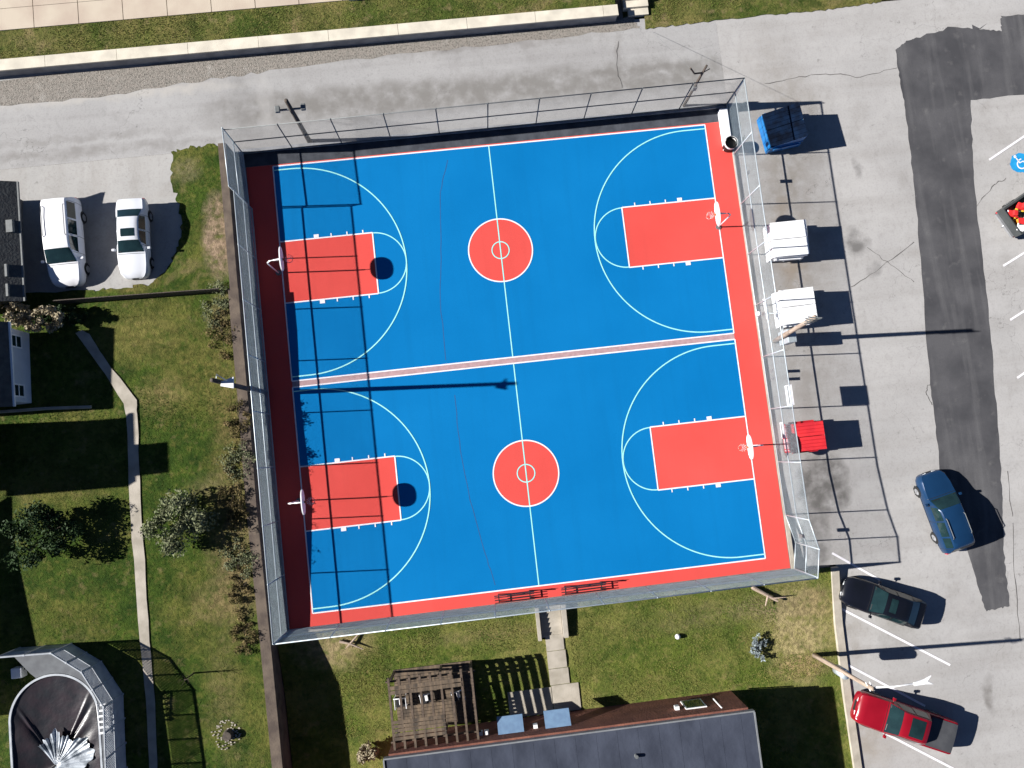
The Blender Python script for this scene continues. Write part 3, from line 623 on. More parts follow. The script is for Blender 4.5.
for k, (u0, u1) in enumerate((((764, 299), (768, 319)), ((783.5, 303), (786.5, 322)))):
    A_ = P(*u0, 1.2); B_ = P(*u1, 1.2); mb = MB(); mb.tube([A_, B_], .09, 8); rebase(mb, b).build('lamp_tube', WHITEP, r_)
A_ = P(758, 314, 1.2); mb = MB(); mb.tube([A_, A_+Vector((0, 0, .25))], .17, 12, .1); rebase(mb, b).build('lamp_globe', WHITEP, r_, True)
mb = MB()
for k in range(8):
    t = Vector(bp_).lerp(tp, .86+.02*k); mb.tube([t+Vector((-.25, .1*(k % 3)-.1, 0)), t+Vector((.3, -.1, .12))], .035, 5)
rebase(mb, b).build('insulator_rack', GALVD, r_)
bp_ = G(814, 655, zS); bp_.z = zS(0, bp_.y); tp = P(873, 689, 6.4); r_, b = pole('light_pole', bp_, (tp.x, tp.y, 6.4), .14, WOODL, 'pale wooden light pole on the lawn whose white lamp arm reaches over the red pickup')
t0 = Vector((tp.x, tp.y, 6.2)); t1 = P(915, 683.5, 7.0); t2 = P(929, 680, 7.0)
mb = MB(); mb.tube([t0, t0.lerp(t1, .5)+Vector((0, 0, .15)), t1], .04, 8); rebase(mb, b).build('arm', WHITEP, r_, True)
mb = MB(); d = (t2-t1).normalized(); s_ = Vector((-d.y, d.x, 0)); mb.add([t1-d*.1+s_*.08, t1+d*.5+s_*.13, t2+d*.15+s_*.22, t2-d*.12, t2+d*.15-s_*.22, t1+d*.5-s_*.13, t1-d*.1-s_*.08]+[v+Vector((0, 0, .12)) for v in (t1-d*.1+s_*.08, t1+d*.5+s_*.13, t2+d*.15+s_*.22, t2-d*.12, t2+d*.15-s_*.22, t1+d*.5-s_*.13, t1-d*.1-s_*.08)], [tuple(range(7)), tuple(range(13, 6, -1))]+[(i, (i+1) % 7, 7+(i+1) % 7, 7+i) for i in range(7)])
rebase(mb, b).build('lamp_head', WHITEP, r_, bevel=.03)
mb = MB(); mb.tube([(bp_.x+.32, bp_.y-.25, 1.3), (bp_.x+.32, bp_.y-.25, 2.3)], .28, 14); mb.box(bp_.x+.05, bp_.x+.32, bp_.y-.2, bp_.y-.05, 1.7, 1.8); rebase(mb, b).build('transformer', GALV, r_, True)
mb = MB()
for k in range(2): mb.tube([t0+Vector((-.1+.2*k, .2, -.3)), t0+Vector((0+.2*k, -.2, -.1))], .025, 5)
rebase(mb, b).build('insulator', WHITEP, r_)
# ------------------------------------------------------------------ DUMPSTERS
def dumpster(loc, rz, wx, wy, hb, hf, m, lidm, label, front=None, open_=False):
    """lids slope down to -x (towards the fence)"""
    r_ = empty('dumpster', loc, label, 'dumpster', rz, group='dumpsters along the right court fence')
    x, y = wx/2, wy/2; mb = MB(); t = .05
    def hull(ex, z0, zf, zb): return [(-x+ex, -y+ex, z0), (x-ex, -y+ex, z0), (x-ex, y-ex, z0), (-x+ex, y-ex, z0), (-x+ex, -y+ex, zf), (x-ex, -y+ex, zb), (x-ex, y-ex, zb), (-x+ex, y-ex, zf)]
    vs = hull(0, .12, hf, hb)
    mb.add(vs, [(0, 3, 2, 1), (0, 1, 5, 4), (1, 2, 6, 5), (2, 3, 7, 6), (3, 0, 4, 7)]); vi = hull(t, .2, hf, hb)
    mb.add(vi, [(0, 1, 2, 3), (0, 4, 5, 1), (1, 5, 6, 2), (2, 6, 7, 3), (3, 7, 4, 0)]); mb.add(vs[4:]+vi[4:], [(0, 1, 5, 4), (1, 2, 6, 5), (2, 3, 7, 6), (3, 0, 4, 7)])
    mb.build('bin', m, r_)
    mb = MB()
    for k in range(5): yy = -y+.15+k*(wy-.3)/4; mb.box(-x-.05, -x, yy-.03, yy+.03, .2, hf-.05); mb.box(x, x+.05, yy-.03, yy+.03, .2, hb-.05)
    for s_ in (1, -1):
        mb.box(-x*.8, x*.8, s_*y-(0 if s_ > 0 else .12), s_*y+(.12 if s_ > 0 else 0), .75, .92)
        for k in (-.5, 0, .5): mb.box(k*wx-.03, k*wx+.03, s_*y-(0 if s_ > 0 else .05), s_*y+(.05 if s_ > 0 else 0), .2, .74)
    mb.box(-x-.04, x+.04, -y-.04, -y+.001, hf-.14, hf-.06); mb.build('ribs', m, r_)
    for s_ in (0, 1):
        mb = MB(); y0 = -y-.02+s_*(y+.03); y1 = y0+y-.005
        sl = (hb-hf)/wx; f = lambda X: hf+(X+x)*sl+.03
        mb.add([(-x-.05, y0, f(-x-.05)), (x+.02, y0, f(x)), (x+.02, y1, f(x)), (-x-.05, y1, f(-x-.05)), (-x-.05, y0, f(-x-.05)+.035), (x+.02, y0, f(x)+.035), (x+.02, y1, f(x)+.035), (-x-.05, y1, f(-x-.05)+.035)],
               [(0, 3, 2, 1), (4, 5, 6, 7), (0, 1, 5, 4), (1, 2, 6, 5), (2, 3, 7, 6), (3, 0, 4, 7)])
        mb.box(-x*.6, x*.7, y0+.12, y0+.16, f(0)-.2, f(0)-.19)
        for k in (.25, .5, .75): Y = y0+(y1-y0)*k; mb.add([(-x, Y-.02, f(-x)+.036), (x, Y-.02, f(x)+.036), (x, Y+.02, f(x)+.036), (-x, Y+.02, f(-x)+.036), (-x, Y, f(-x)+.06), (x, Y, f(x)+.06)], [(0, 1, 5, 4), (3, 4, 5, 2), (0, 4, 3), (1, 2, 5)])
        mb.build('lid', lidm, r_, bevel=.01)
    mb = MB(); mb.tube([(x+.03, -y, hb+.02), (x+.03, y, hb+.02)], .025, 8); mb.build('hinge_bar', GALVD, r_)
    for sx in (1, -1):
        for s_ in (1, -1): mb = MB(); mb.tube([(sx*(x-.18), s_*(y-.2)-.03, .07), (sx*(x-.18), s_*(y-.2)+.03, .07)], .07, 10); mb.build('caster', RUBBER, r_)
    if front: mb = MB(); mb.add([(-x-.03, -y+.05, .25), (-x-.03, y-.05, .25), (-x-.03, y-.05, hf-.1), (-x-.03, -y+.05, hf-.1)], [(0, 1, 2, 3)]); mb.build('front_panel', front, r_)
    return r_
def dmp(px, py, h, dz=0):
    z = 0
    for _ in range(8): p = P(px, py, z+h); z = zEast(30, p.y)
    p.z = z+.0; return p
dumpster(dmp(789.5, 238.5, 1.45), R(-2), 2.0, 2.05, 1.6, 1.35, WHITEM, WHITEM, 'upper, larger white dumpster, just right of the court fence near the upper hoop')
dumpster(dmp(797.5, 306, 1.4), R(0), 1.9, 2.0, 1.6, 1.3, WHITEM, WHITEM, 'lower white dumpster, beside the pale leaning pole')
dumpster(dmp(784, 126, 1.3), R(7), 2.0, 2.1, 1.75, 1.1, BLUEM, BLUELID, 'blue dumpster with dark lids beside the upper right corner of the court', front=BLUEM)
dumpster(dmp(807, 436.5, 1.4), R(0), 1.85, 1.6, 1.6, 1.1, REDM, REDM, 'small red dumpster beside the lower right hoop', front=PINKM)
# ------------------------------------------------------------------ CARS
def car(loc, heading, L, W, ctl, paint, label, cat='car', roofm=None, glass=(), lenses=True, rails=False, sunroof=None, wb=None, wr=.33, extra=None, group='parked cars', name='car'):
    """x forward. ctl: list of (x, halfwidth, belt z, top half width, top z) from front to rear"""
    r_ = empty(name, loc, label, cat, heading, group=group)
    def S(x):
        for a, c in zip(ctl, ctl[1:]):
            if a[0] >= x >= c[0]:
                t = (a[0]-x)/max(1e-6, a[0]-c[0]); return [a[i]+(c[i]-a[i])*t for i in range(1, 5)]
        return list(ctl[0][1:]) if x > ctl[0][0] else list(ctl[-1][1:])
    def sec(x):
        w, zb, wt, zt = S(x); low = .26
        prof = [(w*.9, low), (w*.985, .42), (w, zb*.6+.1), (w*.985, zb-.1), (w*.95, zb), (wt+(w*.95-wt)*.12, zt-(zt-zb)*.14), (wt*.93, zt-.015), (wt*.6, zt+.015), (0, zt+.03)]
        return prof+[(-a, b) for a, b in prof[-2::-1]]
    xs = []
    for a, c in zip(ctl, ctl[1:]):
        k = max(1, int((a[0]-c[0])/.12)); xs += [a[0]+(c[0]-a[0])*i/k for i in range(k)]
    xs.append(ctl[-1][0]); rows = [sec(x) for x in xs]; n = len(rows[0])
    mb = MB(); mb.add([(x, y, z) for x, row in zip(xs, rows) for (y, z) in row], [(i*n+j, i*n+j+1, (i+1)*n+j+1, (i+1)*n+j) for i in range(len(xs)-1) for j in range(n-1)]+[tuple(range(n)), tuple((len(xs)-1)*n+j for j in range(n-1, -1, -1))]+[(i*n, (i+1)*n, (i+1)*n+n-1, i*n+n-1) for i in range(len(xs)-1)])
    mb.build('body', paint, r_, True).data.set_sharp_from_angle(angle=R(32))
    def jp(x, j):
        row = sec(x); i = int(min(max(j, 0), n-1.001)); t = j-i; return Vector((x, row[i][0]*(1-t)+row[i+1][0]*t, row[i][1]*(1-t)+row[i+1][1]*t))
    def patch(nm, m, x0, x1, j0, j1, inset=.012, k=8, lab=None, parent=None, sk0=0, sk1=0):
        """surface patch lifted off the body; sk = skew of x at the j1 edge"""
        g = []
        for i in range(k+1):
            row = []
            for q in range(k+1):
                u, v = i/k, q/k; a, c = x0+sk0*v, x1+sk1*v; x = a+(c-a)*u; j = j0+(j1-j0)*v
                p = jp(x, j); du = jp(x-.02, j)-jp(x+.02, j); dv = jp(x, min(j+.05, n-1.01))-jp(x, max(j-.05, 0)); nn = du.cross(dv)
                if nn.length > 1e-9: nn.normalize()
                if nn.dot(Vector((0, p.y, max(.2, p.z-.5)))) < 0: nn = -nn
                row.append(p+nn*inset)
            g.append(row)
        mb = MB(); K = k+1; mb.add([p for row in g for p in row], [(i*K+q, i*K+q+1, (i+1)*K+q+1, (i+1)*K+q) for i in range(k) for q in range(k)])
        return mb.build(nm, m, parent or r_, True)
    for g in glass: patch(*g[:6], **(g[6] if len(g) > 6 else {}))
    GAP = MATS['black_plastic']; ws = [g for g in glass if g[0] == 'windshield'][0]; cw = ws[2]
    patch('hood_gap', GAP, cw+.1, cw+.075, 4.2, 11.8, inset=.006, k=14)
    for j0, j1 in ((1, 4.9), (15, 11.1)):
        for xg in [g[2]+.06 for g in glass if g[0] == 'side_window' and (g[4] < 8) == (j0 < 8)][:2]+[[g[3]-.05 for g in glass if g[0] == 'side_window'][-1]]:
            patch('door_gap', GAP, xg, xg-.022, j0, j1, inset=.005, k=10)
    for j0, j1 in ((.2, 1.1), (15.8, 14.9)): patch('side_trim', GAP, ctl[0][0]-.5, ctl[-1][0]+.5, j0, j1, inset=.006, k=8)
    for j0 in (6.35, 9.35): patch('wiper', GAP, cw-.04, cw-.07, j0, j0+1.0, inset=.03, k=4)
    wb = wb or (L*.31, -L*.29)
    for x in wb:
        for s_ in (1, -1):
            mb = MB(); W2 = W/2-.10; prof = [(0, wr*.6), (0, wr*.93), (.03, wr), (.17, wr), (.2, wr*.93), (.2, wr*.6)]
            vs = []; N = 24
            for i in range(N):
                a = 2*math.pi*i/N; vs += [(wr_*math.cos(a), s_*(d-.1), wr_*math.sin(a)) for d, wr_ in prof]
            k = len(prof); mb.add(vs, [(i*k+j, i*k+j+1, ((i+1) % N)*k+j+1, ((i+1) % N)*k+j) for i in range(N) for j in range(k-1)])
            e = bpy.data.objects.new('wheel', None); COL.objects.link(e); e.parent = r_; e.location = (x, s_*(W2+.02), wr); e.empty_display_size = .1
            mb.build('tyre', RUBBER, e, True)
            mb = MB(); N = 20; vs = [(0, s_*.07, 0)]+[(wr*.62*math.cos(2*math.pi*i/N), s_*.085, wr*.62*math.sin(2*math.pi*i/N)) for i in range(N)]; mb.add(vs, [(0, 1+i, 1+(i+1) % N) for i in range(N)])
            for i in range(5):
                a = 2*math.pi*i/5; mb.box(-.03, .03, min(s_*.07, s_*.1), max(s_*.07, s_*.1), 0, wr*.6)
                mb.v[-8:] = [(v[0]*math.cos(a)-v[2]*math.sin(a), v[1], v[0]*math.sin(a)+v[2]*math.cos(a)) for v in mb.v[-8:]]
            mb.build('rim', RIM, e)
            mb = MB(); N = 22; vs = []
            for i in range(N+1):
                a = math.pi*(-.08+1.16*i/N); vs += [(x+(wr+.05)*math.cos(a), s_*(W/2-.012), wr+(wr+.05)*math.sin(a)), (x+(wr-.02)*math.cos(a), s_*(W/2+.0), wr+(wr-.02)*math.sin(a))]
            mb.add(vs, [(2*i, 2*i+1, 2*i+3, 2*i+2) for i in range(N)]); mb.build('wheel_arch', BLACKP, r_)
    for s_ in (1, -1):
        cx = next((g[2] for g in glass if g[0] == 'windshield'), L*.2); w = S(cx-.25)
        mb = MB(); mb.tube([(cx-.2, s_*w[0]*.95, w[1]+.02), (cx-.18, s_*(w[0]+.12), w[1]+.06)], .035, 6); mb.add([], []); y0, y1 = sorted((s_*(w[0]+.04), s_*(w[0]+.2))); mb.box(cx-.26, cx-.12, y0, y1, w[1]-.02, w[1]+.14); mb.build('mirror', paint, r_, bevel=.03)
    if lenses:
        for s_ in (1, -1):
            f = ctl[0]; x = f[0]-.06; y = s_*f[1]*.74; zz = f[2]-.03
            mb = MB(); mb.add([(x+.075, y-.17, zz-.12), (x+.0, y+s_*.0+.17, zz-.12), (x-.14, y+.17, zz+.06), (x-.06, y-.17, zz+.06), (x+.1, y-.17, zz-.02), (x+.05, y+.17, zz-.02)], [(0, 1, 5, 4), (4, 5, 2, 3), (0, 4, 3), (1, 2, 5)])
            if s_ < 0: mb.v = [(v[0], 2*y-v[1], v[2]) for v in mb.v]
            mb.build('headlight', LAMPG, r_, bevel=.01)
            f = ctl[-1]; x = f[0]; y = s_*(f[1]*.86); mb = MB(); mb.box(x-.035, x+.14, y-.12, y+.12, f[2]-.28, f[2]-.02); mb.build('taillight', TAIL, r_, bevel=.02)
        mb = MB(); f = ctl[0]; mb.box(f[0]-.02, f[0]+.035, -f[1]*.5, f[1]*.5, f[2]-.3, f[2]-.12); mb.build('grille', BLACKP, r_, bevel=.01)
    if rails:
        for s_ in (1, -1):
            x0, x1 = rails; w = S(x0)[2]*.86; mb = MB(); z = S((x0+x1)/2)[3]; mb.tube([(x0, s_*w, z-.01), (x0-.1, s_*w, z+.07), (x1+.1, s_*w, z+.07), (x1, s_*w, z-.01)], .022, 6); mb.build('roof_rail', GALVD if rails[0] else GALV, r_)
    if sunroof: patch('sunroof', GLASS, *sunroof, inset=.014)
    return r_, patch, S
C = 8  # centre index of the section
# glass ranges in j: side windows lie between j=4 (belt) and j=5.6; top between j=5.9 and 10.1
def std_glass(cowl, rf, rr, tail, sides, top_inset=.25):
    g = [('windshield', GLASS, cowl-.05, rf+.04, 5.55, 10.45)]
    if tail is not None: g.append(('rear_window', GLASS, rr-.04, tail+.06, 5.6, 10.4))
    for (a, b_) in sides:
        g.append(('side_window', GLASS, a, b_, 4.1, 5.0, dict(sk0=-.08 if a > cowl-.8 else 0, sk1=0)))
        g.append(('side_window', GLASS, a, b_, 11.9, 11.0, dict(sk0=-.08 if a > cowl-.8 else 0, sk1=0)))
    return g
LG = lambda x, y: 1.54
hv = -math.pi/2
c = G(71.5, 246, zL)
car((c.x, c.y, c.z+.0), hv-R(-.5), 5.1, 1.98, [(2.55, .55, .62, .45, .66), (2.47, .74, .68, .6, .76), (2.3, .88, .78, .72, .90), (1.9, .96, .92, .8, 1.02), (1.5, .98, .98, .84, 1.1), (1.35, .985, 1.0, .86, 1.14), (.55, .99, 1.02, .70, 1.68), (.1, .99, 1.03, .70, 1.75), (-1.2, .99, 1.04, .71, 1.76), (-2.1, .97, 1.04, .69, 1.72), (-2.3, .95, 1.04, .68, 1.64), (-2.5, .90, 1.0, .72, 1.12), (-2.55, .84, .8, .7, .84)], CARW,
    'white minivan with roof rails parked in the house shadow, left of the white sedan', 'minivan', glass=std_glass(1.35, .55, -2.28, -2.5, [(.75, -.1), (-.22, -1.05), (-1.15, -2.1)]), rails=(-.1, -1.9), name='parked_minivan')
c = G(138.5, 241.5, zL)
car((c.x, c.y, c.z), hv+R(-2), 4.65, 1.78, [(2.32, .5, .55, .4, .58), (2.25, .66, .6, .54, .66), (2.05, .8, .68, .66, .76), (1.6, .87, .78, .74, .86), (1.1, .885, .86, .76, .93), (.95, .89, .88, .77, .95), (.25, .89, .9, .58, 1.36), (-.1, .89, .9, .58, 1.40), (-.8, .89, .91, .57, 1.39), (-1.05, .88, .92, .58, 1.33), (-1.65, .87, .92, .72, 1.02), (-2.1, .82, .9, .7, .98), (-2.27, .75, .84, .64, .9), (-2.32, .68, .7, .6, .74)], CARS,
    'silver white sedan with a dark sunroof parked next to the lawn, right of the minivan', 'sedan', glass=std_glass(.95, .25, -1.05, -1.65, [(.5, -.25), (-.35, -1.15)]), sunroof=(.08, -.38, 6.8, 9.2), wr=.31, name='parked_sedan')
# blue SUV
c = G(937, 510); f_ = G(927, 474); rr_ = G(951, 546); hd = math.atan2(f_.y-rr_.y, f_.x-rr_.x)
car(c, hd, 4.75, 1.9, [(2.37, .5, .66, .42, .7), (2.3, .7, .7, .58, .8), (2.1, .85, .82, .7, .94), (1.6, .93, .94, .8, 1.04), (1.1, .95, .98, .83, 1.1), (.98, .95, 1.0, .84, 1.12), (.3, .955, 1.02, .66, 1.58), (-.1, .955, 1.03, .66, 1.64), (-1.3, .95, 1.04, .66, 1.64), (-1.9, .94, 1.04, .64, 1.58), (-2.05, .92, 1.04, .64, 1.5), (-2.3, .86, .98, .72, 1.08), (-2.38, .78, .8, .66, .84)], CARB,
    'blue suv driving up the parking lot across the dark asphalt patch', 'suv', glass=std_glass(.98, .3, -2.03, -2.3, [(.55, -.3), (-.4, -1.25), (-1.35, -1.95)]), rails=(-.2, -1.45), group=None, name='suv')
# black car
f_ = G(844, 590); rr_ = G(911, 613); hd = math.atan2(f_.y-rr_.y, f_.x-rr_.x); c = (f_+rr_)/2
c = G(877, 600)
car(c, hd, 4.9, 1.82, [(2.45, .52, .58, .42, .62), (2.36, .7, .64, .58, .7), (2.1, .83, .72, .68, .8), (1.6, .89, .82, .76, .9), (1.1, .905, .9, .78, .97), (.9, .91, .92, .79, 1.0), (.15, .91, .94, .6, 1.4), (-.2, .91, .94, .6, 1.45), (-1.0, .91, .95, .6, 1.43), (-1.3, .9, .96, .6, 1.36), (-1.95, .89, .96, .72, 1.06), (-2.3, .83, .94, .7, 1.02), (-2.42, .76, .84, .64, .9), (-2.46, .7, .7, .6, .72)], CARK,
    'black sedan parked nose to the kerb at the lower right corner of the court', 'sedan', glass=std_glass(.9, .15, -1.3, -1.95, [(.42, -.35), (-.45, -1.35)]), sunroof=(-.05, -.45, 6.8, 9.2), wr=.32, name='parked_sedan')
# red pickup
f_ = G(850, 705); rr_ = G(947, 737); hd = math.atan2(f_.y-rr_.y, f_.x-rr_.x); c = G(897, 717); LR = 5.85
r_, pt_, S_ = car(c, hd, LR, 1.95, [(2.92, .6, .78, .5, .82), (2.85, .82, .84, .68, .92), (2.6, .92, .94, .78, 1.04), (2.0, .96, 1.02, .84, 1.14), (1.5, .97, 1.06, .86, 1.2), (1.35, .975, 1.08, .87, 1.22), (.65, .98, 1.1, .70, 1.76), (.3, .98, 1.1, .70, 1.82), (-.7, .98, 1.1, .70, 1.82), (-.95, .98, 1.1, .69, 1.74), (-1.12, .975, 1.1, .86, 1.13), (-2.8, .97, 1.1, .86, 1.12), (-2.9, .95, 1.06, .84, 1.1), (-2.93, .93, .9, .8, .92)], CARR,
    'red pickup truck with grey covered bed parked below the leaning light pole', 'pickup truck', glass=std_glass(1.35, .65, -.95, -1.12, [(.85, .05), (-.05, -.85)]), sunroof=(.22, -.62, 6.55, 9.45), wr=.38, wb=(1.95, -1.75), name='parked_pickup')
pt_('bed_cover', TONN, -1.3, -2.88, 5.4, 10.6, inset=.03)
# dark pickup at the right edge with toys in its bed
tail = G(1000, 227); hd = R(33-6.3); hd2 = hd+math.pi
d = Vector((math.cos(R(27)), math.sin(R(27)), 0)); c = tail+d*2.75; c.z = zEast(30, c.y)
r_, pt_, S_ = car(c, math.atan2(d.y, d.x), 5.5, 1.95, [(2.75, .6, .78, .5, .82), (2.68, .82, .84, .68, .92), (2.4, .92, .94, .78, 1.04), (1.9, .96, 1.02, .84, 1.14), (1.3, .975, 1.08, .87, 1.2), (.65, .98, 1.1, .7, 1.76), (.3, .98, 1.1, .7, 1.8), (-.4, .98, 1.1, .7, 1.8), (-.7, .98, 1.1, .69, 1.72), (-.8, .975, .72, .86, .75), (-2.66, .97, .72, .86, .75), (-2.75, .95, .7, .84, .72)], CARG,
    'dark grey pickup truck cut by the right edge, with bright toys in its open bed', 'pickup truck', glass=std_glass(1.3, .65, -.68, -.8, [(.85, .1), (0, -.6)]), wr=.38, wb=(1.8, -1.7), name='parked_pickup', lenses=True)
mb = MB(); mb.box(-2.74, -.85, .84, .97, .6, 1.16); mb.box(-2.74, -.85, -.97, -.84, .6, 1.16); mb.build('bed_side', CARG, r_, bevel=.02)
mb = MB(); mb.box(-2.8, -2.72, -.95, .95, .55, 1.16); mb.build('tailgate', CARG, r_, bevel=.02)
mb = MB(); mb.box(-2.95, -2.81, -.85, .85, .45, .6); mb.tube([(-2.9, 0, .5), (-3.1, 0, .5)], .04, 8); mb.build('rear_bumper', RIM, r_)
Mt = Matrix.Translation(c) @ Matrix.Rotation(math.atan2(d.y, d.x), 4, 'Z')
rn = random.Random(4); items = [('toy_car', 'red ride-on toy in the bed of the dark pickup', REDP, (-2.35, .35)), ('toy_ball', 'white ball in the bed of the dark pickup, nearest the tailgate', WHITEP, (-2.5, .62)), ('storage_tub', 'orange plastic tub in the bed of the dark pickup', ORANGE, (-2.2, -.35)), ('storage_tub', 'yellow plastic tub at the corner of the dark pickup bed', YELL, (-2.5, -.6)), ('toy_car', 'second red toy further in on the dark pickup bed', REDP, (-1.6, .4)), ('cardboard_box', 'pale cardboard box in the dark pickup bed behind the orange tub', CAP, (-1.6, -.4))]
for nm, lab, m, (x, y) in items:
    q = Mt @ Vector((x, y, .79)); e = empty(nm, q, lab, nm.split('_')[-1], rn.uniform(-.5, .5))
    if nm == 'toy_car':
        mb = MB(); mb.box(-.32, .32, -.2, .2, .1, .3); mb.box(-.12, .16, -.17, .17, .3, .5); mb.build('body', m, e, bevel=.05)
        for sx in (.2, -.2):
            for s_ in (.2, -.2): mb = MB(); mb.tube([(sx, s_-.03, .09), (sx, s_+.03, .09)], .09, 10); mb.build('wheel', YELL, e)
    elif nm == 'toy_ball':
        mb = MB(); N = 10; vs = [(.13*math.sin(math.pi*i/N)*math.cos(2*math.pi*j/14), .13*math.sin(math.pi*i/N)*math.sin(2*math.pi*j/14), .14-.13*math.cos(math.pi*i/N)) for i in range(N+1) for j in range(14)]
        mb.add(vs, [(i*14+j, i*14+(j+1) % 14, (i+1)*14+(j+1) % 14, (i+1)*14+j) for i in range(N) for j in range(14)]); mb.build('ball', m, e, True)
    else:
        mb = MB(); mb.prism([(-.24, -.2), (.24, -.2), (.24, .2), (-.24, .2)], 0, .3); mb.build('bin', m, e, bevel=.03)
        mb = MB(); mb.box(-.27, .27, -.23, .23, .3, .34); mb.build('lid' if nm == 'storage_tub' else 'flap', m if nm != 'storage_tub' else (WHITEP if m is YELL else REDP), e, bevel=.015)
# ------------------------------------------------------------------ HOUSES
def gable_house(name, label, x_eave, y0, y1, z_eave, run, slope, wallm, zg=1.5, depth=9, windows=(), over=.35, chim=None, roofm=SHING, vents=()):
    b = Vector((x_eave-over-depth/2, (y0+y1)/2, zg)); r_ = empty(name, b, label, 'house')
    xw = x_eave-over; zr = z_eave+run*slope; xr = x_eave-run; x2 = x_eave-2*run
    mb = MB(); pts = [(xw, zg-.3), (xw, z_eave+over*slope-.06), (xr, zr-.08), (x2+over, z_eave+over*slope-.06), (x2+over, zg-.3)]
    n = 5; ya, yb = y0+.3, y1-.3; mb.add([(p[0], ya, p[1]) for p in pts]+[(p[0], yb, p[1]) for p in pts], [tuple(range(5)), tuple(range(9, 4, -1))]+[(i, i+5, (i+1) % 5+5, (i+1) % 5) for i in range(5)])
    rebase(mb, b).build('wall', wallm, r_)
    mb = MB(); t = .1
    for (xa, za, xb, zb_) in ((x_eave, z_eave, xr, zr), (xr, zr, x2, z_eave)):
        mb.add([(xa, y0, za), (xb, y0, zb_), (xb, y1, zb_), (xa, y1, za), (xa, y0, za+t), (xb, y0, zb_+t), (xb, y1, zb_+t), (xa, y1, za+t)], [(0, 3, 2, 1), (4, 5, 6, 7), (0, 1, 5, 4), (1, 2, 6, 5), (2, 3, 7, 6), (3, 0, 4, 7)])
    rf = rebase(mb, b).build('roof', roofm, r_)
    mb = MB(); mb.box(x_eave, x_eave+.1, y0, y1, z_eave-.03, z_eave+.09); rebase(mb, b).build('gutter', WHITEP if wallm is SIDING else GALVD, r_)
    for (ya_, yb_, z0, z1) in windows:
        mb = MB(); mb.box(xw, xw+.05, ya_, yb_, z0, z0+.08); mb.box(xw, xw+.05, ya_, yb_, z1-.08, z1); mb.box(xw, xw+.05, ya_, ya_+.08, z0+.08, z1-.08); mb.box(xw, xw+.05, yb_-.08, yb_, z0+.08, z1-.08); mb.box(xw, xw+.04, ya_+.08, yb_-.08, (z0+z1)/2-.03, (z0+z1)/2+.03)
        fr = rebase(mb, b).build('window', WHITEP, r_); mb = MB(); mb.box(xw+.001, xw+.02, ya_+.08, yb_-.08, z0+.08, z1-.08); rebase(mb, b).build('pane', GLASS, fr)
    if chim:
        cx, cy, w, zt = chim; mb = MB(); mb.box(cx-w/2, cx+w/2, cy-w/2, cy+w/2, z_eave, zt); mb.box(cx-w/2-.06, cx+w/2+.06, cy-w/2-.06, cy+w/2+.06, zt+.002, zt+.1); rebase(mb, b).build('chimney', BRICK, rf)
    for (vx, vy, w, l) in vents:
        zz = z_eave+(x_eave-vx)*slope+.1; mb = MB(); mb.box(vx-w/2, vx+w/2, vy-l/2, vy+l/2, zz-.12, zz+.14); rebase(mb, b).build('roof_vent', GALVD, rf)
    return r_
q = P(17, 182, 2.35); q2 = P(17, 302, 2.35)
gable_house('house', 'dark shingled house whose roof edge shows beside the white minivan', q.x, q2.y, q.y, 2.35, 4.2, .45, CONCD, zg=.6, over=.9, windows=(), vents=((q.x-.35, P(10, 226, 2.7).y, .35, .7), (q.x-.6, P(8, 268, 3.2).y, .12, .7), (q.x-.6, P(8, 288, 3.2).y, .12, .7)))
q = P(9, 322, 3.1); q2 = P(9, 407, 3.1); x_ = q.x; xw = x_-.0
wy0, wy1 = q2.y+.35, q.y-.35
gable_house('house', 'house with white siding wall and two windows at the left edge, below the picket fence', x_, q2.y, q.y, 3.1, 3.0, .8, SIDING, over=.06, windows=((wy1-1.0, wy1-.25, 2.0, 3.0), (wy0+.2, wy0+.95, 2.0, 3.0)))
mb = MB(); 
a0 = P(30, 413, 1.55); a1 = P(30, 483, 1.55)
gable_house('house', 'tall brick house left of the frame, whose chimney shadow crosses the garden path', -17.4, a1.y, a0.y, 6.3, 3.5, .5, BRICK, chim=(-18.2, P(150, 446, 1.5).y, 1.6, 7.3), windows=())
gable_house('house', 'low house left of the frame behind the pool', -19.2, a1.y-12, a1.y-.4, 3.4, 3.6, .5, SIDING, windows=())
# south building
b = Vector((13.8, -38, -1.1)); r_ = empty('brick_building', b, 'brick building with dark flat roof at the lower edge', 'building')
mb = MB(); mb.box(3.85, 23.75, -60, -34.15, -1.6, 1.95); rebase(mb, b).build('wall', BRICK, r_)
mb = MB(); mb.box(3.65, 23.95, -60, -34.33, 1.955, 2.2); rf = rebase(mb, b).build('roof', ROOFN, r_, bevel=.02)
mb = MB(); mb.box(3.6, 24.0, -34.33, -34.25, 1.96, 2.26); mb.box(3.57, 3.65, -60, -34.33, 1.96, 2.26); mb.box(23.95, 24.03, -60, -34.33, 1.96, 2.26); rebase(mb, b).build('roof_edge', mat('edge_metal', (.2, .21, .22), .6), rf)
mb = MB()
for k in range(17): mb.box(4.8+k*1.15, 4.815+k*1.15, -60, -34.4, 2.2, 2.206)
rebase(mb, b).build('roof_seams', ROOFN, rf)
for vx, vy in ((9, -36.2), (17.2, -35.8)):
    mb = MB(); mb.tube([(vx, vy, 2.2), (vx, vy, 2.45)], .1, 10); rebase(mb, b).build('roof_vent', GALVD, rf)
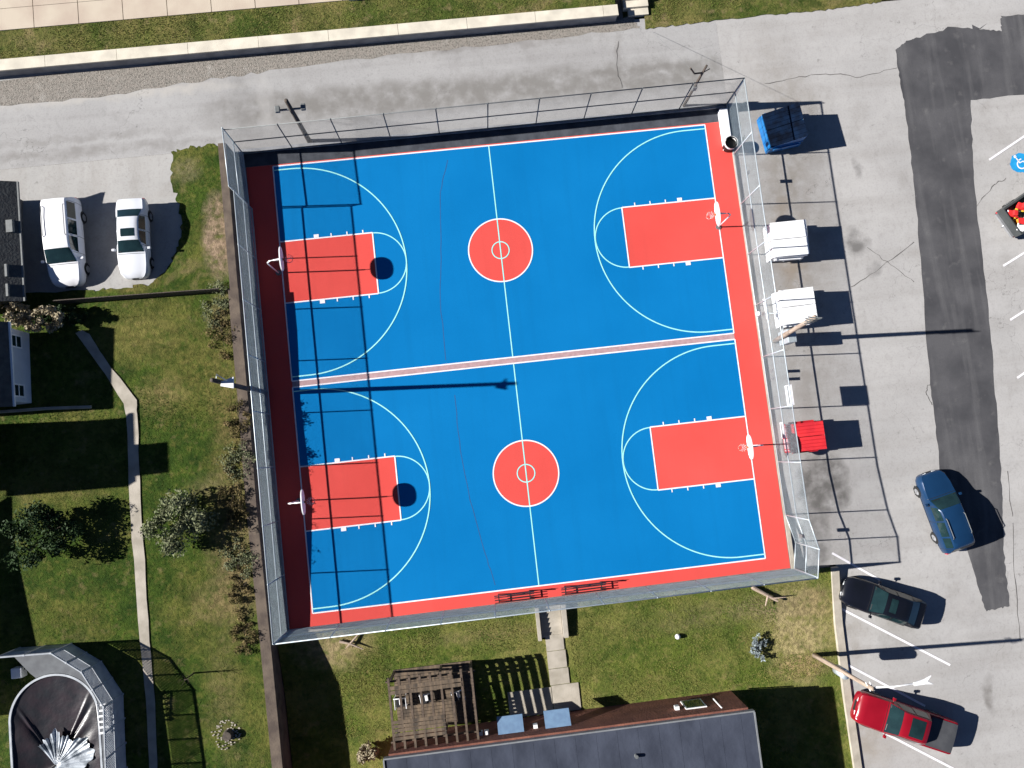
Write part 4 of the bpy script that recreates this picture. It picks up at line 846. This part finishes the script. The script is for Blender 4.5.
for (px, py) in ((510, 721), (557, 717)):
    q = P(px, py, .9); w = .72; mb = MB(); mb.add([(q.x-w, -34.14, 1.25), (q.x+w, -34.14, 1.25), (q.x+w, -33.35, .75), (q.x-w, -33.35, .75), (q.x-w, -34.14, 1.19), (q.x+w, -34.14, 1.19), (q.x+w, -33.35, .69), (q.x-w, -33.35, .69)], [(0, 1, 2, 3), (7, 6, 5, 4), (0, 3, 7, 4), (1, 5, 6, 2), (3, 2, 6, 7)])
    rebase(mb, b).build('awning', AWN, r_)
    mb = MB(); mb.box(q.x-.45, q.x+.45, -34.148, -34.1, -1.05, 1.1); rebase(mb, b).build('door', WHITEP, r_)
for px in (480, 486, 677, 535):
    q = P(px, 728-(px-480)*.1, .9); mb = MB(); mb.box(q.x-.12, q.x+.12, -34.15, -33.95, .7, 1.0); rebase(mb, b).build('wall_lamp', WHITEP, r_)
for x0 in (20.5,):
    mb = MB(); mb.box(x0, x0+1.2, -34.15, -34.09, -.2, 1.1); fr = rebase(mb, b).build('window', WHITEP, r_); mb = MB(); mb.box(x0+.08, x0+1.12, -34.09, -34.08, -.12, 1.02); rebase(mb, b).build('pane', GLASS, fr)
mb = MB(); mb.tube([(22.3, -34.0, .4), (22.3, -34.0, 1.9)], .04, 8); rebase(mb, b).build('downpipe', WHITEP, r_)
# pergola with deck and chairs
x0, x1, y0, y1 = 4.15, 8.75, -33.9, -30.45
b = Vector((x0, y0, zS(0, -32))); r_ = empty('pergola', b, 'weathered timber pergola over the deck beside the brick building', 'pergola')
mb = MB()
for k in range(18): yy = y0+k*(y1-y0)/18; mb.box(x0, x1, yy+.01, yy+(y1-y0)/18-.01, -1.0, -.62)
rebase(mb, b).build('deck', DECK, r_)
for x in (x0+.06, (x0+x1)/2+.5, x1-.06):
    for y in (y0+.1, y1-.1): mb = MB(); mb.box(x-.06, x+.06, y-.06, y+.06, -1.0, 1.15); rebase(mb, b).build('post', TIMB, r_)
for y in (y0+.1, y1-.1): mb = MB(); mb.box(x0-.2, x1+.2, y-.04, y+.04, 1.15, 1.33); rebase(mb, b).build('beam', TIMB, r_)
for k in range(9):
    x = x0+k*(x1-x0)/8; mb = MB(); mb.box(x-.06, x+.06, y0-.25, y1+.15, 1.335, 1.52); rebase(mb, b).build('rafter', TIMB, r_)
mb = MB()
for k in range(5): mb.box(x0, x0+2.9, y0+.25+k*.22, y0+.42+k*.22, 1.52, 1.545)
rebase(mb, b).build('slats', DECK, r_)
mb = MB(); mb.box(x0, x1-.6, y1-.75, y1-.55, 1.525, 1.55); mb.box(x0, x1-.6, y1-.5, y1-.3, 1.525, 1.55); rebase(mb, b).build('screen_boards', DECK, r_)
for k, (px, py, lab) in enumerate(((400, 704, 'leftmost'), (426, 700, 'middle'), (458, 697, 'rightmost'))):
    q = P(px, py, .2); e = empty('patio_chair', (q.x, q.y, -.62), f'{lab} white framed patio chair under the pergola', 'chair', rz=.1*k, group='patio chairs under the pergola')
    mb = MB(); mb.box(-.3, .3, -.3, .3, .4, .45); mb.build('seat', DARKM, e, bevel=.02)
    mb = MB(); mb.tube([(-.32, -.35, .65), (-.32, .32, .66), (-.3, .36, 1.05), (.3, .36, 1.05), (.32, .32, .66), (.32, -.35, .65)], .03, 8); mb.build('frame', WHITEP, e, True)
    mb = MB(); mb.box(-.27, .27, .3, .34, .5, 1.0); mb.build('backrest', DARKM, e)
    for sx in (-.3, .3):
        for s_ in (-.32, .3): mb = MB(); mb.tube([(sx, s_, 0), (sx, s_, .65)], .022, 6); mb.build('leg', WHITEP, e)
    mb = MB(); mb.box(-.08, .1, -.15, .2, .46, .56); mb.build('cushion', WHITEP, e, bevel=.03)
# ------------------------------------------------------------------ POOL
zg = .95
ctr = P(57, 745, zg+.9)
def oval(a, c_, n=28, hy=0, rot=0):
    out = []
    for i in range(n):
        t = 2*math.pi*i/n; x = a*math.cos(t); y = c_*math.sin(t)+(hy if math.sin(t) > 1e-6 else -hy if math.sin(t) < -1e-6 else 0); out.append((x, y))
    return out
cx, cy = P(55, 742, 2.1)[:2]; cy -= .35
bse = Vector((cx, cy, zg-.1)); r_ = empty('swimming_pool', bse, 'oval above-ground pool with dark cover in the lower left corner', 'pool')
ia, ib, ih = 2.3, 2.3, 1.5; hp_ = 1.2
n = 72; inn = oval(ia, ib, n, ih)
def ring(mb, A, B, z0, z1, mi=0):
    N = len(A); mb.add([(*p, z0) for p in A]+[(*p, z1) for p in B], [(i, (i+1) % N, N+(i+1) % N, N+i) for i in range(N)], mi)
mb = MB(); ring(mb, inn, inn, 0, hp_); ring(mb, oval(ia+.07, ib+.07, n, ih), oval(ia+.07, ib+.07, n, ih), 0, hp_); mb.build('wall', LATT, r_)
mb = MB(); o1 = oval(ia-.02, ib-.02, n, ih); o2 = oval(ia+.09, ib+.09, n, ih); ring(mb, o1, o2, hp_+.02, hp_+.02); ring(mb, o2, o2, hp_-.05, hp_+.02); ring(mb, o1, o1, hp_-.05, hp_+.02); mb.build('rim', LATT, r_)
# cover: sagging sheet with radial folds
mb = MB(); vs = [(-.2, -.9, hp_-.38)]; nr = 16; na = 180
for k in range(1, nr+1):
    f = k/nr
    for i in range(na):
        t = 2*math.pi*i/na; x = ia*.97*math.cos(t); y = ib*.97*math.sin(t)+(ih if math.sin(t) > 0 else -ih)*min(1, abs(math.sin(t))*4)
        X = -.2*(1-f)+x*f; Y = -.9*(1-f)+y*f
        w = (.5+.5*math.sin(t*23+3*math.sin(t*5)))*.12*f*(1-f)*3 if math.sin(t) < .55 else 0
        vs.append((X, Y, hp_-.38+.33*f**2+w+.03*noise.noise(Vector((X*1.3, Y*1.3, 0)))))
fs = [(0, 1+i, 1+(i+1) % na) for i in range(na)]+[(1+(k-1)*na+i, 1+k*na+i, 1+k*na+(i+1) % na, 1+(k-1)*na+(i+1) % na) for k in range(1, nr) for i in range(na)]
mb.add(vs, fs); mb.build('cover', POOLC, r_, True)
mb = MB(); vs = [(-.05, -.9, hp_-.1)]; nr = 12; na = 260
for k in range(1, nr+1):
    f = k/nr
    for i in range(na):
        t = R(-150)+R(285)*i/(na-1); rad = (1.6+.3*math.sin(t*2.3+1)+.22*math.sin(t*5)+.1*math.sin(t*13)+.05*math.sin(t*37))*f
        X = -.05+rad*math.cos(t)*.95; Y = -.9+rad*math.sin(t)*1.15
        vs.append((X, Y, hp_-.22+.16*f+.05*f*math.sin(t*17+2*math.sin(3*t))+.03*math.sin(t*43)*f+.25*(1-f)**2))
fs = [(0, 1+i, 2+i) for i in range(na-1)]+[(1+(k-1)*na+i, 1+k*na+i, 1+k*na+i+1, 1+(k-1)*na+i+1) for k in range(1, nr) for i in range(na-1)]
mb.add(vs, fs); mb.build('crumpled_tarp', TARP, r_, True)
# deck round the pool, with railing panels
def zz(poly): return [(P(a, c_, zg).x, P(a, c_, zg).y) for a, c_ in poly]
outer = zz([(22, 647), (73, 643), (102, 661), (123, 694), (126, 768), (126, 850)])
rootd = empty('pool_deck', (outer[1][0], outer[1][1], zg-.1), 'raised grey deck with panelled railing curving round the upper and right side of the pool', 'deck'); bd = rootd.location.copy()
inner = [(cx+x, cy+y) for x, y in oval(ia+.12, ib+.12, 36, ih)]
path_in = [(P(30, 677, 2.1).x, P(30, 674, 2.1).y)]+[inner[i] for i in (11, 10, 9, 8, 7, 6, 5, 4, 3, 2, 1, 0)]+[p for i, p in enumerate(inner) if False]+[(inner[0][0], cy-6)]
mb = MB(); poly = outer+path_in[::-1]
bm = bmesh.new(); f = bm.faces.new([bm.verts.new((x, y, zg+1.1)) for x, y in poly]); bmesh.ops.triangulate(bm, faces=[f]); ext = bmesh.ops.extrude_face_region(bm, geom=bm.faces[:])
for v in [g for g in ext['geom'] if isinstance(g, bmesh.types.BMVert)]: v.co.z -= .15
mb.v = [tuple(v.co) for v in bm.verts]; bm.verts.index_update(); mb.f = [tuple(v.index for v in f.verts) for f in bm.faces]; mb.mi = [0]*len(mb.f); bm.free()
rebase(mb, bd).build('deck_floor', PDECK, rootd)
for a, c_ in zip(outer, outer[1:]):
    A = Vector(a); B = Vector(c_); L = (B-A).length; k = max(1, round(L/1.25)); u = (B-A)/L
    for i in range(k):
        p0 = A+u*(i*L/k+.04); p1 = A+u*((i+1)*L/k-.04); nn = Vector((-u.y, u.x))*.015
        mb = MB(); mb.add([(p0.x-nn.x, p0.y-nn.y, zg), (p1.x-nn.x, p1.y-nn.y, zg), (p1.x+nn.x, p1.y+nn.y, zg), (p0.x+nn.x, p0.y+nn.y, zg), (p0.x-nn.x, p0.y-nn.y, zg+1.15), (p1.x-nn.x, p1.y-nn.y, zg+1.15), (p1.x+nn.x, p1.y+nn.y, zg+1.15), (p0.x+nn.x, p0.y+nn.y, zg+1.15)], [(0, 3, 2, 1), (4, 5, 6, 7), (0, 1, 5, 4), (1, 2, 6, 5), (2, 3, 7, 6), (3, 0, 4, 7)])
        rebase(mb, bd).build('skirt_panel', LATT, rootd)
        mb = MB(); N = 12
        for q in range(-N, N+1):          # lattice railing: diagonal laths
            for sg in (1, -1):
                s0 = q*.13; e = []
                Lp = (p1-p0).length; H0, H1 = zg+1.2, zg+2.1; hh = H1-H0
                lo = 0 if 0 <= (s0 if sg > 0 else s0) <= Lp else None
                a_, b2 = (0, s0), (hh, s0+sg*hh); 
                t0, t1 = 0., 1.
                for lim, sgn in ((0, 1), (Lp, -1)):
                    f0 = sgn*(a_[1]-lim); f1 = sgn*(b2[1]-lim)
                    if f0 < 0 and f1 < 0: t0, t1 = 1, 0; break
                    if f0 < 0: t0 = max(t0, f0/(f0-f1))
                    elif f1 < 0: t1 = min(t1, f0/(f0-f1))
                if t1-t0 < .03: continue
                ev = []
                for t in (t0, t1):
                    d_ = a_[1]+(b2[1]-a_[1])*t; hz = H0+hh*t; w_ = p0+u*d_; ev.append(Vector((w_.x, w_.y, hz)))
                mb.tube(ev, .02, 4, caps=False)
        rebase(mb, bd).build('lattice_panel', LATT, rootd)
    for i in range(k+1):
        p0 = A+u*(i*L/k)
        if i == k and c_ != outer[-1]: continue
        mb = MB(); mb.box(p0.x-.045, p0.x+.045, p0.y-.045, p0.y+.045, zg-.1, zg+2.2); rebase(mb, bd).build('post', LATT, rootd)
    mb = MB(); mb.tube([(a[0], a[1], zg+2.15), (c_[0], c_[1], zg+2.15)], .05, 6); rebase(mb, bd).build('top_rail', LATT, rootd)
# pool ladder
q = P(102.5, 702, 2.4); q2 = P(102.5, 735, 2.4); e = empty('pool_ladder', (q.x, (q.y+q2.y)/2, zg+1.1), 'white ladder lying between the pool rim and the deck railing', 'ladder'); be = e.location.copy()
for dx in (-.26, .26): mb = MB(); mb.tube([(q.x+dx, q.y, zg+1.55), (q.x+dx, q2.y, zg+1.35)], .04, 8); rebase(mb, be).build('side_rail', WHITEP, e, True)
for k in range(6): yy = q.y+(q2.y-q.y)*(.08+.17*k); mb = MB(); mb.box(q.x-.26, q.x+.26, yy-.05, yy+.05, zg+1.45, zg+1.5); rebase(mb, be).build('rung', WHITEP, e)
q = P(15, 674, 1.6); e = empty('pool_pump', (q.x, q.y, zg), 'white pump box beside the pool near the left edge', 'pump'); mb = MB(); mb.box(-.3, .3, -.28, .28, 0, .55); mb.build('housing', WHITEP, e, bevel=.05); mb = MB(); mb.tube([(.2, .1, .3), (.8, .3, .3), (1.1, -.3, .3)], .04, 8); mb.build('hose', GALVD, e, True)
# ------------------------------------------------------------------ BENCHES on the lower court edge
def bench(x, y, L, label):
    e = empty('bench', (x, y, .005), label, 'bench', group='benches on the lower court edge')
    mb = MB()
    for k in range(3): mb.box(-L/2, L/2, -.2+k*.15, -.15+k*.15, .42, .45)
    mb.build('seat', DARKM, e)
    mb = MB()
    for k in range(2): mb.box(-L/2, L/2, .26, .28, .6+k*.16, .66+k*.16)
    mb.build('backrest', DARKM, e)
    for sx in (-L/2+.25, L/2-.25):
        mb = MB(); mb.box(sx-.03, sx+.03, -.2, .2, .38, .415); mb.box(sx-.03, sx+.03, -.2, -.14, 0, .38); mb.box(sx-.03, sx+.03, .2, .26, 0, .86); mb.build('leg', DARKM, e)
for px, py, L, lab in ((515, 602, 2.3, 'dark bench on the red strip left of the stairs'), (584, 595, 2.6, 'dark bench on the red strip right of the stairs')):
    q = P(px, py, .2); bench(q.x, -27.0, L, lab)
# ------------------------------------------------------------------ VEGETATION
def leafy(name, loc, rx, ry, h, n, leaf, m, label, cat='bush', group=None, sparse=.0, seed=0):
    rn = random.Random(seed); e = empty(name, loc, label, cat, group=group)
    mb = MB(); st_ = []
    for k in range(9):
        a = rn.uniform(0, 6.28); f = rn.uniform(.3, .85); tip = (rx*f*math.cos(a), ry*f*math.sin(a), h*rn.uniform(.5, .95)); st_.append(tip)
        mb.tube([(0, 0, -.1), (tip[0]*.35, tip[1]*.35, tip[2]*.5), tip], .03*max(.4, h/2), 5, .008)
    mb.build('stems', TWIG, e)
    mb = MB(); cl = [(rx*rn.uniform(0, .95)**.5*math.cos(a), ry*rn.uniform(.1, .95)*math.sin(a), h*rn.uniform(.3, .9), rn.uniform(.18, .42)*min(rx, ry)) for a in [rn.uniform(0, 6.28) for _ in range(22)]]
    vs = []; fs = []
    for i in range(n):
        c_ = rn.choice(cl); d_ = Vector((rn.gauss(0, 1), rn.gauss(0, 1), rn.gauss(0, .8))).normalized()*c_[3]*rn.uniform(.3, 1.15)
        p = Vector(c_[:3])+d_; p.z = max(.03, p.z); s_ = leaf*rn.uniform(.6, 1.5)
        u = Vector((rn.gauss(0, 1), rn.gauss(0, 1), rn.gauss(0, .6))).normalized(); w = u.cross(Vector((rn.gauss(0, 1), rn.gauss(0, 1), rn.gauss(0, 1)))).normalized()
        b0 = len(vs); vs += [p-u*s_, p+w*s_*.45, p+u*s_, p-w*s_*.45]; fs.append((b0, b0+1, b0+2, b0+3))
    mb.add(vs, fs); mb.build('foliage', m, e)
    return e
q = G(53, 531, zLw); leafy('bush', q, 1.75, 1.8, 2.3, 5200, .085, LEAFD, 'large dark green bush on the lawn left of the garden path', seed=1)
q = G(182, 520, zLw); leafy('bush', q, 1.9, 1.6, 1.5, 5200, .08, LEAFP, 'large pale grey-green bush on the lawn right of the garden path', seed=2)
q = G(48, 320, zLw); leafy('bush', q, 1.5, .75, 1.5, 3000, .09, LEAFT, 'pale straw coloured bush at the end of the picket fence', seed=3)
q = G(72, 319, zLw); leafy('bush', q, 1.0, .6, 1.0, 1800, .08, LEAFD, 'small green bush right of the pale straw bush', seed=4)
q = G(4, 312, zLw); leafy('bush', q, 1.6, .5, 1.9, 2000, .09, LEAFT, 'tan dried climber at the left edge between the two houses', seed=5)
q = G(369, 750, zS); leafy('bush', q, .65, .6, .9, 1500, .08, LEAFT, 'round pale bush at the lower left corner of the brick building', seed=6)
q = G(757, 645, zS); leafy('bush', q, .5, .8, .55, 900, .06, mat('leaf_blue_grey', (.32, .38, .4), .7, c2=(.1, .12, .12), scale=5), 'small blue-grey plant on the lawn near the straw patch', seed=7)
rn = random.Random(11)
desc = ['topmost', 'second from the top', 'third from the top', 'fourth from the top', 'fifth from the top', 'sixth from the top', 'seventh from the top', 'eighth from the top', 'lowest']
for i, (px, py) in enumerate(((218, 308), (222, 335), (238, 420), (240, 462), (232, 495), (240, 520), (238, 558), (240, 592), (244, 636))):
    q = G(px, py, zLw); leafy('dry_shrub', q, rn.uniform(.65, 1.1), rn.uniform(1.1, 1.9), rn.uniform(.2, .42), 1500, .05, LEAFY if i % 3 else LEAFP, f'{desc[i]} of the dry shrubs along the brown wall', 'shrub', 'dry shrubs along the brown retaining wall', seed=20+i)
q = G(194, 673, zLw); e = empty('sapling', q, 'thin bare sapling on the lawn right of the pool deck', 'sapling')
mb = MB(); mb.tube([(0, 0, 0), (.05, .02, .7), (.0, .05, 1.35)], .05, 6, .02); mb.build('trunk', TWIG, e)
mb = MB()
for k in range(9): a = k*2.4; z = .5+.1*k; mb.tube([(0, 0, z), (.28*math.cos(a), .28*math.sin(a), z+.3)], .014, 4, .005)
mb.build('branches', TWIG, e)
q = G(229, 734, zLw); e = empty('tree_stump', q, 'cut tree stump in a pale ring of chips on the lawn', 'stump'); mb = MB(); mb.tube([(0, 0, -.1), (0, 0, .15), (0, .0, .4)], .32, 12, .24); mb.build('trunk', WOODP, e)
mb = MB(); rn = random.Random(5)
for k in range(80):
    a = rn.uniform(0, 6.28); r2 = rn.uniform(.3, .8); x, y = r2*math.cos(a)-.15, r2*math.sin(a); mb.box(x-.04, x+.04, y-.025, y+.025, 0, .04+.03*rn.random())
tag(mb.build('wood_chips', CONC, e), kind='stuff')
a = P(752, 587, -.1); c_ = P(776, 600, -.4); mb = MB(); base = Vector((a.x, a.y, zS(0, a.y))); mb.tube([(0, 0, .2), (c_.x-a.x, c_.y-a.y, .12)], .13, 8, .08); mb.tube([((c_.x-a.x)*.6, (c_.y-a.y)*.6, .2), ((c_.x-a.x)*.45, (c_.y-a.y)*.6-.6, .12)], .07, 6, .03)
mb.tube([((c_.x-a.x)*.8, (c_.y-a.y)*.8, .2), ((c_.x-a.x)+.45, (c_.y-a.y)*.9+.1, .3)], .05, 6, .02)
o = mb.build('fallen_log', WOODL); o.location = base; tag(o, 'pale forked log lying on the grass below the lower right court corner', 'log')
a = P(350, 642, -.1); mb = MB(); mb.tube([(-.6, .1, .15), (0, -.1, .2), (.5, .35, .2)], .09, 8, .05); mb.tube([(0, -.1, .2), (.7, -.5, .15)], .07, 6, .03); mb.tube([(0, -.1, .2), (-.3, -.35, .12)], .05, 5, .02)
o = mb.build('fallen_log', WOODL); o.location = (a.x, a.y, zS(0, a.y)); tag(o, 'broken pale branch against the fence near the lower left court corner', 'log')
q = G(677, 636, zS); mb = MB(); N = 8; vs = [(.16*math.sin(math.pi*i/N)*math.cos(2*math.pi*j/12), .16*math.sin(math.pi*i/N)*math.sin(2*math.pi*j/12), .16-.16*math.cos(math.pi*i/N)) for i in range(N+1) for j in range(12)]
mb.add(vs, [(i*12+j, i*12+(j+1) % 12, (i+1)*12+(j+1) % 12, (i+1)*12+j) for i in range(N) for j in range(12)]); o = mb.build('ball', WHITEP, smooth=True); o.location = q; tag(o, 'white ball lying on the grass below the court', 'ball')
# grass tufts
def tufts(name, polys, m, n, hmin, hmax, seed, avoid=()):
    rn = random.Random(seed); vs = []; fs = []
    for (x0, x1, y0, y1, zf, cnt) in polys:
        for i in range(cnt):
            x, y = rn.uniform(x0, x1), rn.uniform(y0, y1)
            if noise.noise(Vector((x*.5, y*.5, seed)))+rn.uniform(-.35, .35) < -.1: continue
            if any(a < x < b_ and c_ < y < d_ for a, b_, c_, d_ in avoid): continue
            z = zf(x, y)
            for k in range(2):
                a = rn.uniform(0, 6.28); h = rn.uniform(hmin, hmax)*.5; w = rn.uniform(.010, .022); lx, ly = math.cos(a)*h*.8, math.sin(a)*h*.8; b0 = len(vs)
                vs += [(x-w*math.sin(a), y+w*math.cos(a), z), (x+w*math.sin(a), y-w*math.cos(a), z), (x+lx, y+ly, z+h)]; fs.append((b0, b0+1, b0+2))
    mb = MB(); mb.add(vs, fs); me = bpy.data.meshes.new(name); me.from_pydata(vs, [], fs); me.materials.append(m); o = bpy.data.objects.new(name, me); COL.objects.link(o)
    tag(o, 'short rough grass tufts growing on the ' + name.replace('_', ' '), 'grass', kind='stuff')
pathx = lambda: 0
TUFT = mat('tuft_green', (.10, .15, .025), .9, c2=(.035, .075, .012), scale=.8, detail=8, spec=.1); TUFT2 = mat('tuft_straw', (.21, .2, .06), .9, c2=(.085, .13, .025), scale=.7, detail=8, spec=.1)
tufts('left_lawn', [(-18, -3.0, -40, -8.6, lambda x, y: zL(x, y)-.02, 75000)], TUFT, 0, .05, .13, 1, avoid=((-4.3, -2.9, -7.6, -3.2), (-9.9, -8.6, -40, -13), (-15.5, -8.7, -40, -27.4)))
tufts('upper_left_lawn', [(-5.4, -2.95, -8.6, .2, zL, 9000), (-9.5, -5.5, -8.6, -7.4, zL, 3000)], TUFT2, 0, .05, .13, 2)
tufts('lower_lawn', [(-1.2, 30.3, -34, -27.7, zS, 60000)], TUFT2, 0, .05, .14, 3, avoid=((27, 30.4, -32.5, -28.6), (-.6, 1.6, -30, -27.6), (12.6, 14.6, -35, -27), (13, 15, -35, -32.4), (4, 13.2, -34.4, -30.2)))
tufts('road_verge', [(-17, XS-.1, YN+.65, YN+2.4, lambda x, y: .78, 12000), (XS+2.3, XS+8.5, YN-.3, YN+1.9, lambda x, y: .05, 4000)], TUFT2, 0, .06, .16, 4)
# ------------------------------------------------------------------ LIGHT, SKY, CAMERA
EL, AZ = R(29.5), R(2.3-6.3)       # light travels towards AZ (counter-clockwise from +x)
ld = Vector((math.cos(AZ)*math.cos(EL), math.sin(AZ)*math.cos(EL), -math.sin(EL)))
sun = bpy.data.lights.new('sun', 'SUN'); sun.energy = 5.0; sun.angle = R(.5); sun.color = (1, .965, .92)
so = bpy.data.objects.new('sun', sun); COL.objects.link(so); so.rotation_euler = ld.to_track_quat('-Z', 'Y').to_euler(); so.location = (0, 0, 60)
w = bpy.data.worlds.new('World'); bpy.context.scene.world = w; w.use_nodes = True; nt = w.node_tree
sky = nt.nodes.new('ShaderNodeTexSky'); sky.sky_type = 'NISHITA'; sky.sun_disc = False; sky.air_density = .35; sky.dust_density = .1; sky.ozone_density = 4; sky.sun_elevation = EL
sdir = -ld; sky.sun_rotation = math.atan2(sdir.x, sdir.y)
bg = nt.nodes['Background']; nt.links.new(sky.outputs[0], bg.inputs[0]); bg.inputs[1].default_value = .05
cam = bpy.data.cameras.new('camera'); co = bpy.data.objects.new('camera', cam); COL.objects.link(co)
cam.sensor_width = 36; cam.lens = FPX/1024*36; cam.clip_end = 2000
co.matrix_world = Matrix.Translation(CAM) @ M3.to_4x4()
sc = bpy.context.scene; sc.camera = co; sc.render.resolution_x = 1024; sc.render.resolution_y = 768
sc.view_settings.view_transform = 'Standard'; sc.view_settings.look = 'None'; sc.view_settings.gamma = 1; sc.view_settings.exposure = 1.05
sc.render.engine = 'CYCLES'
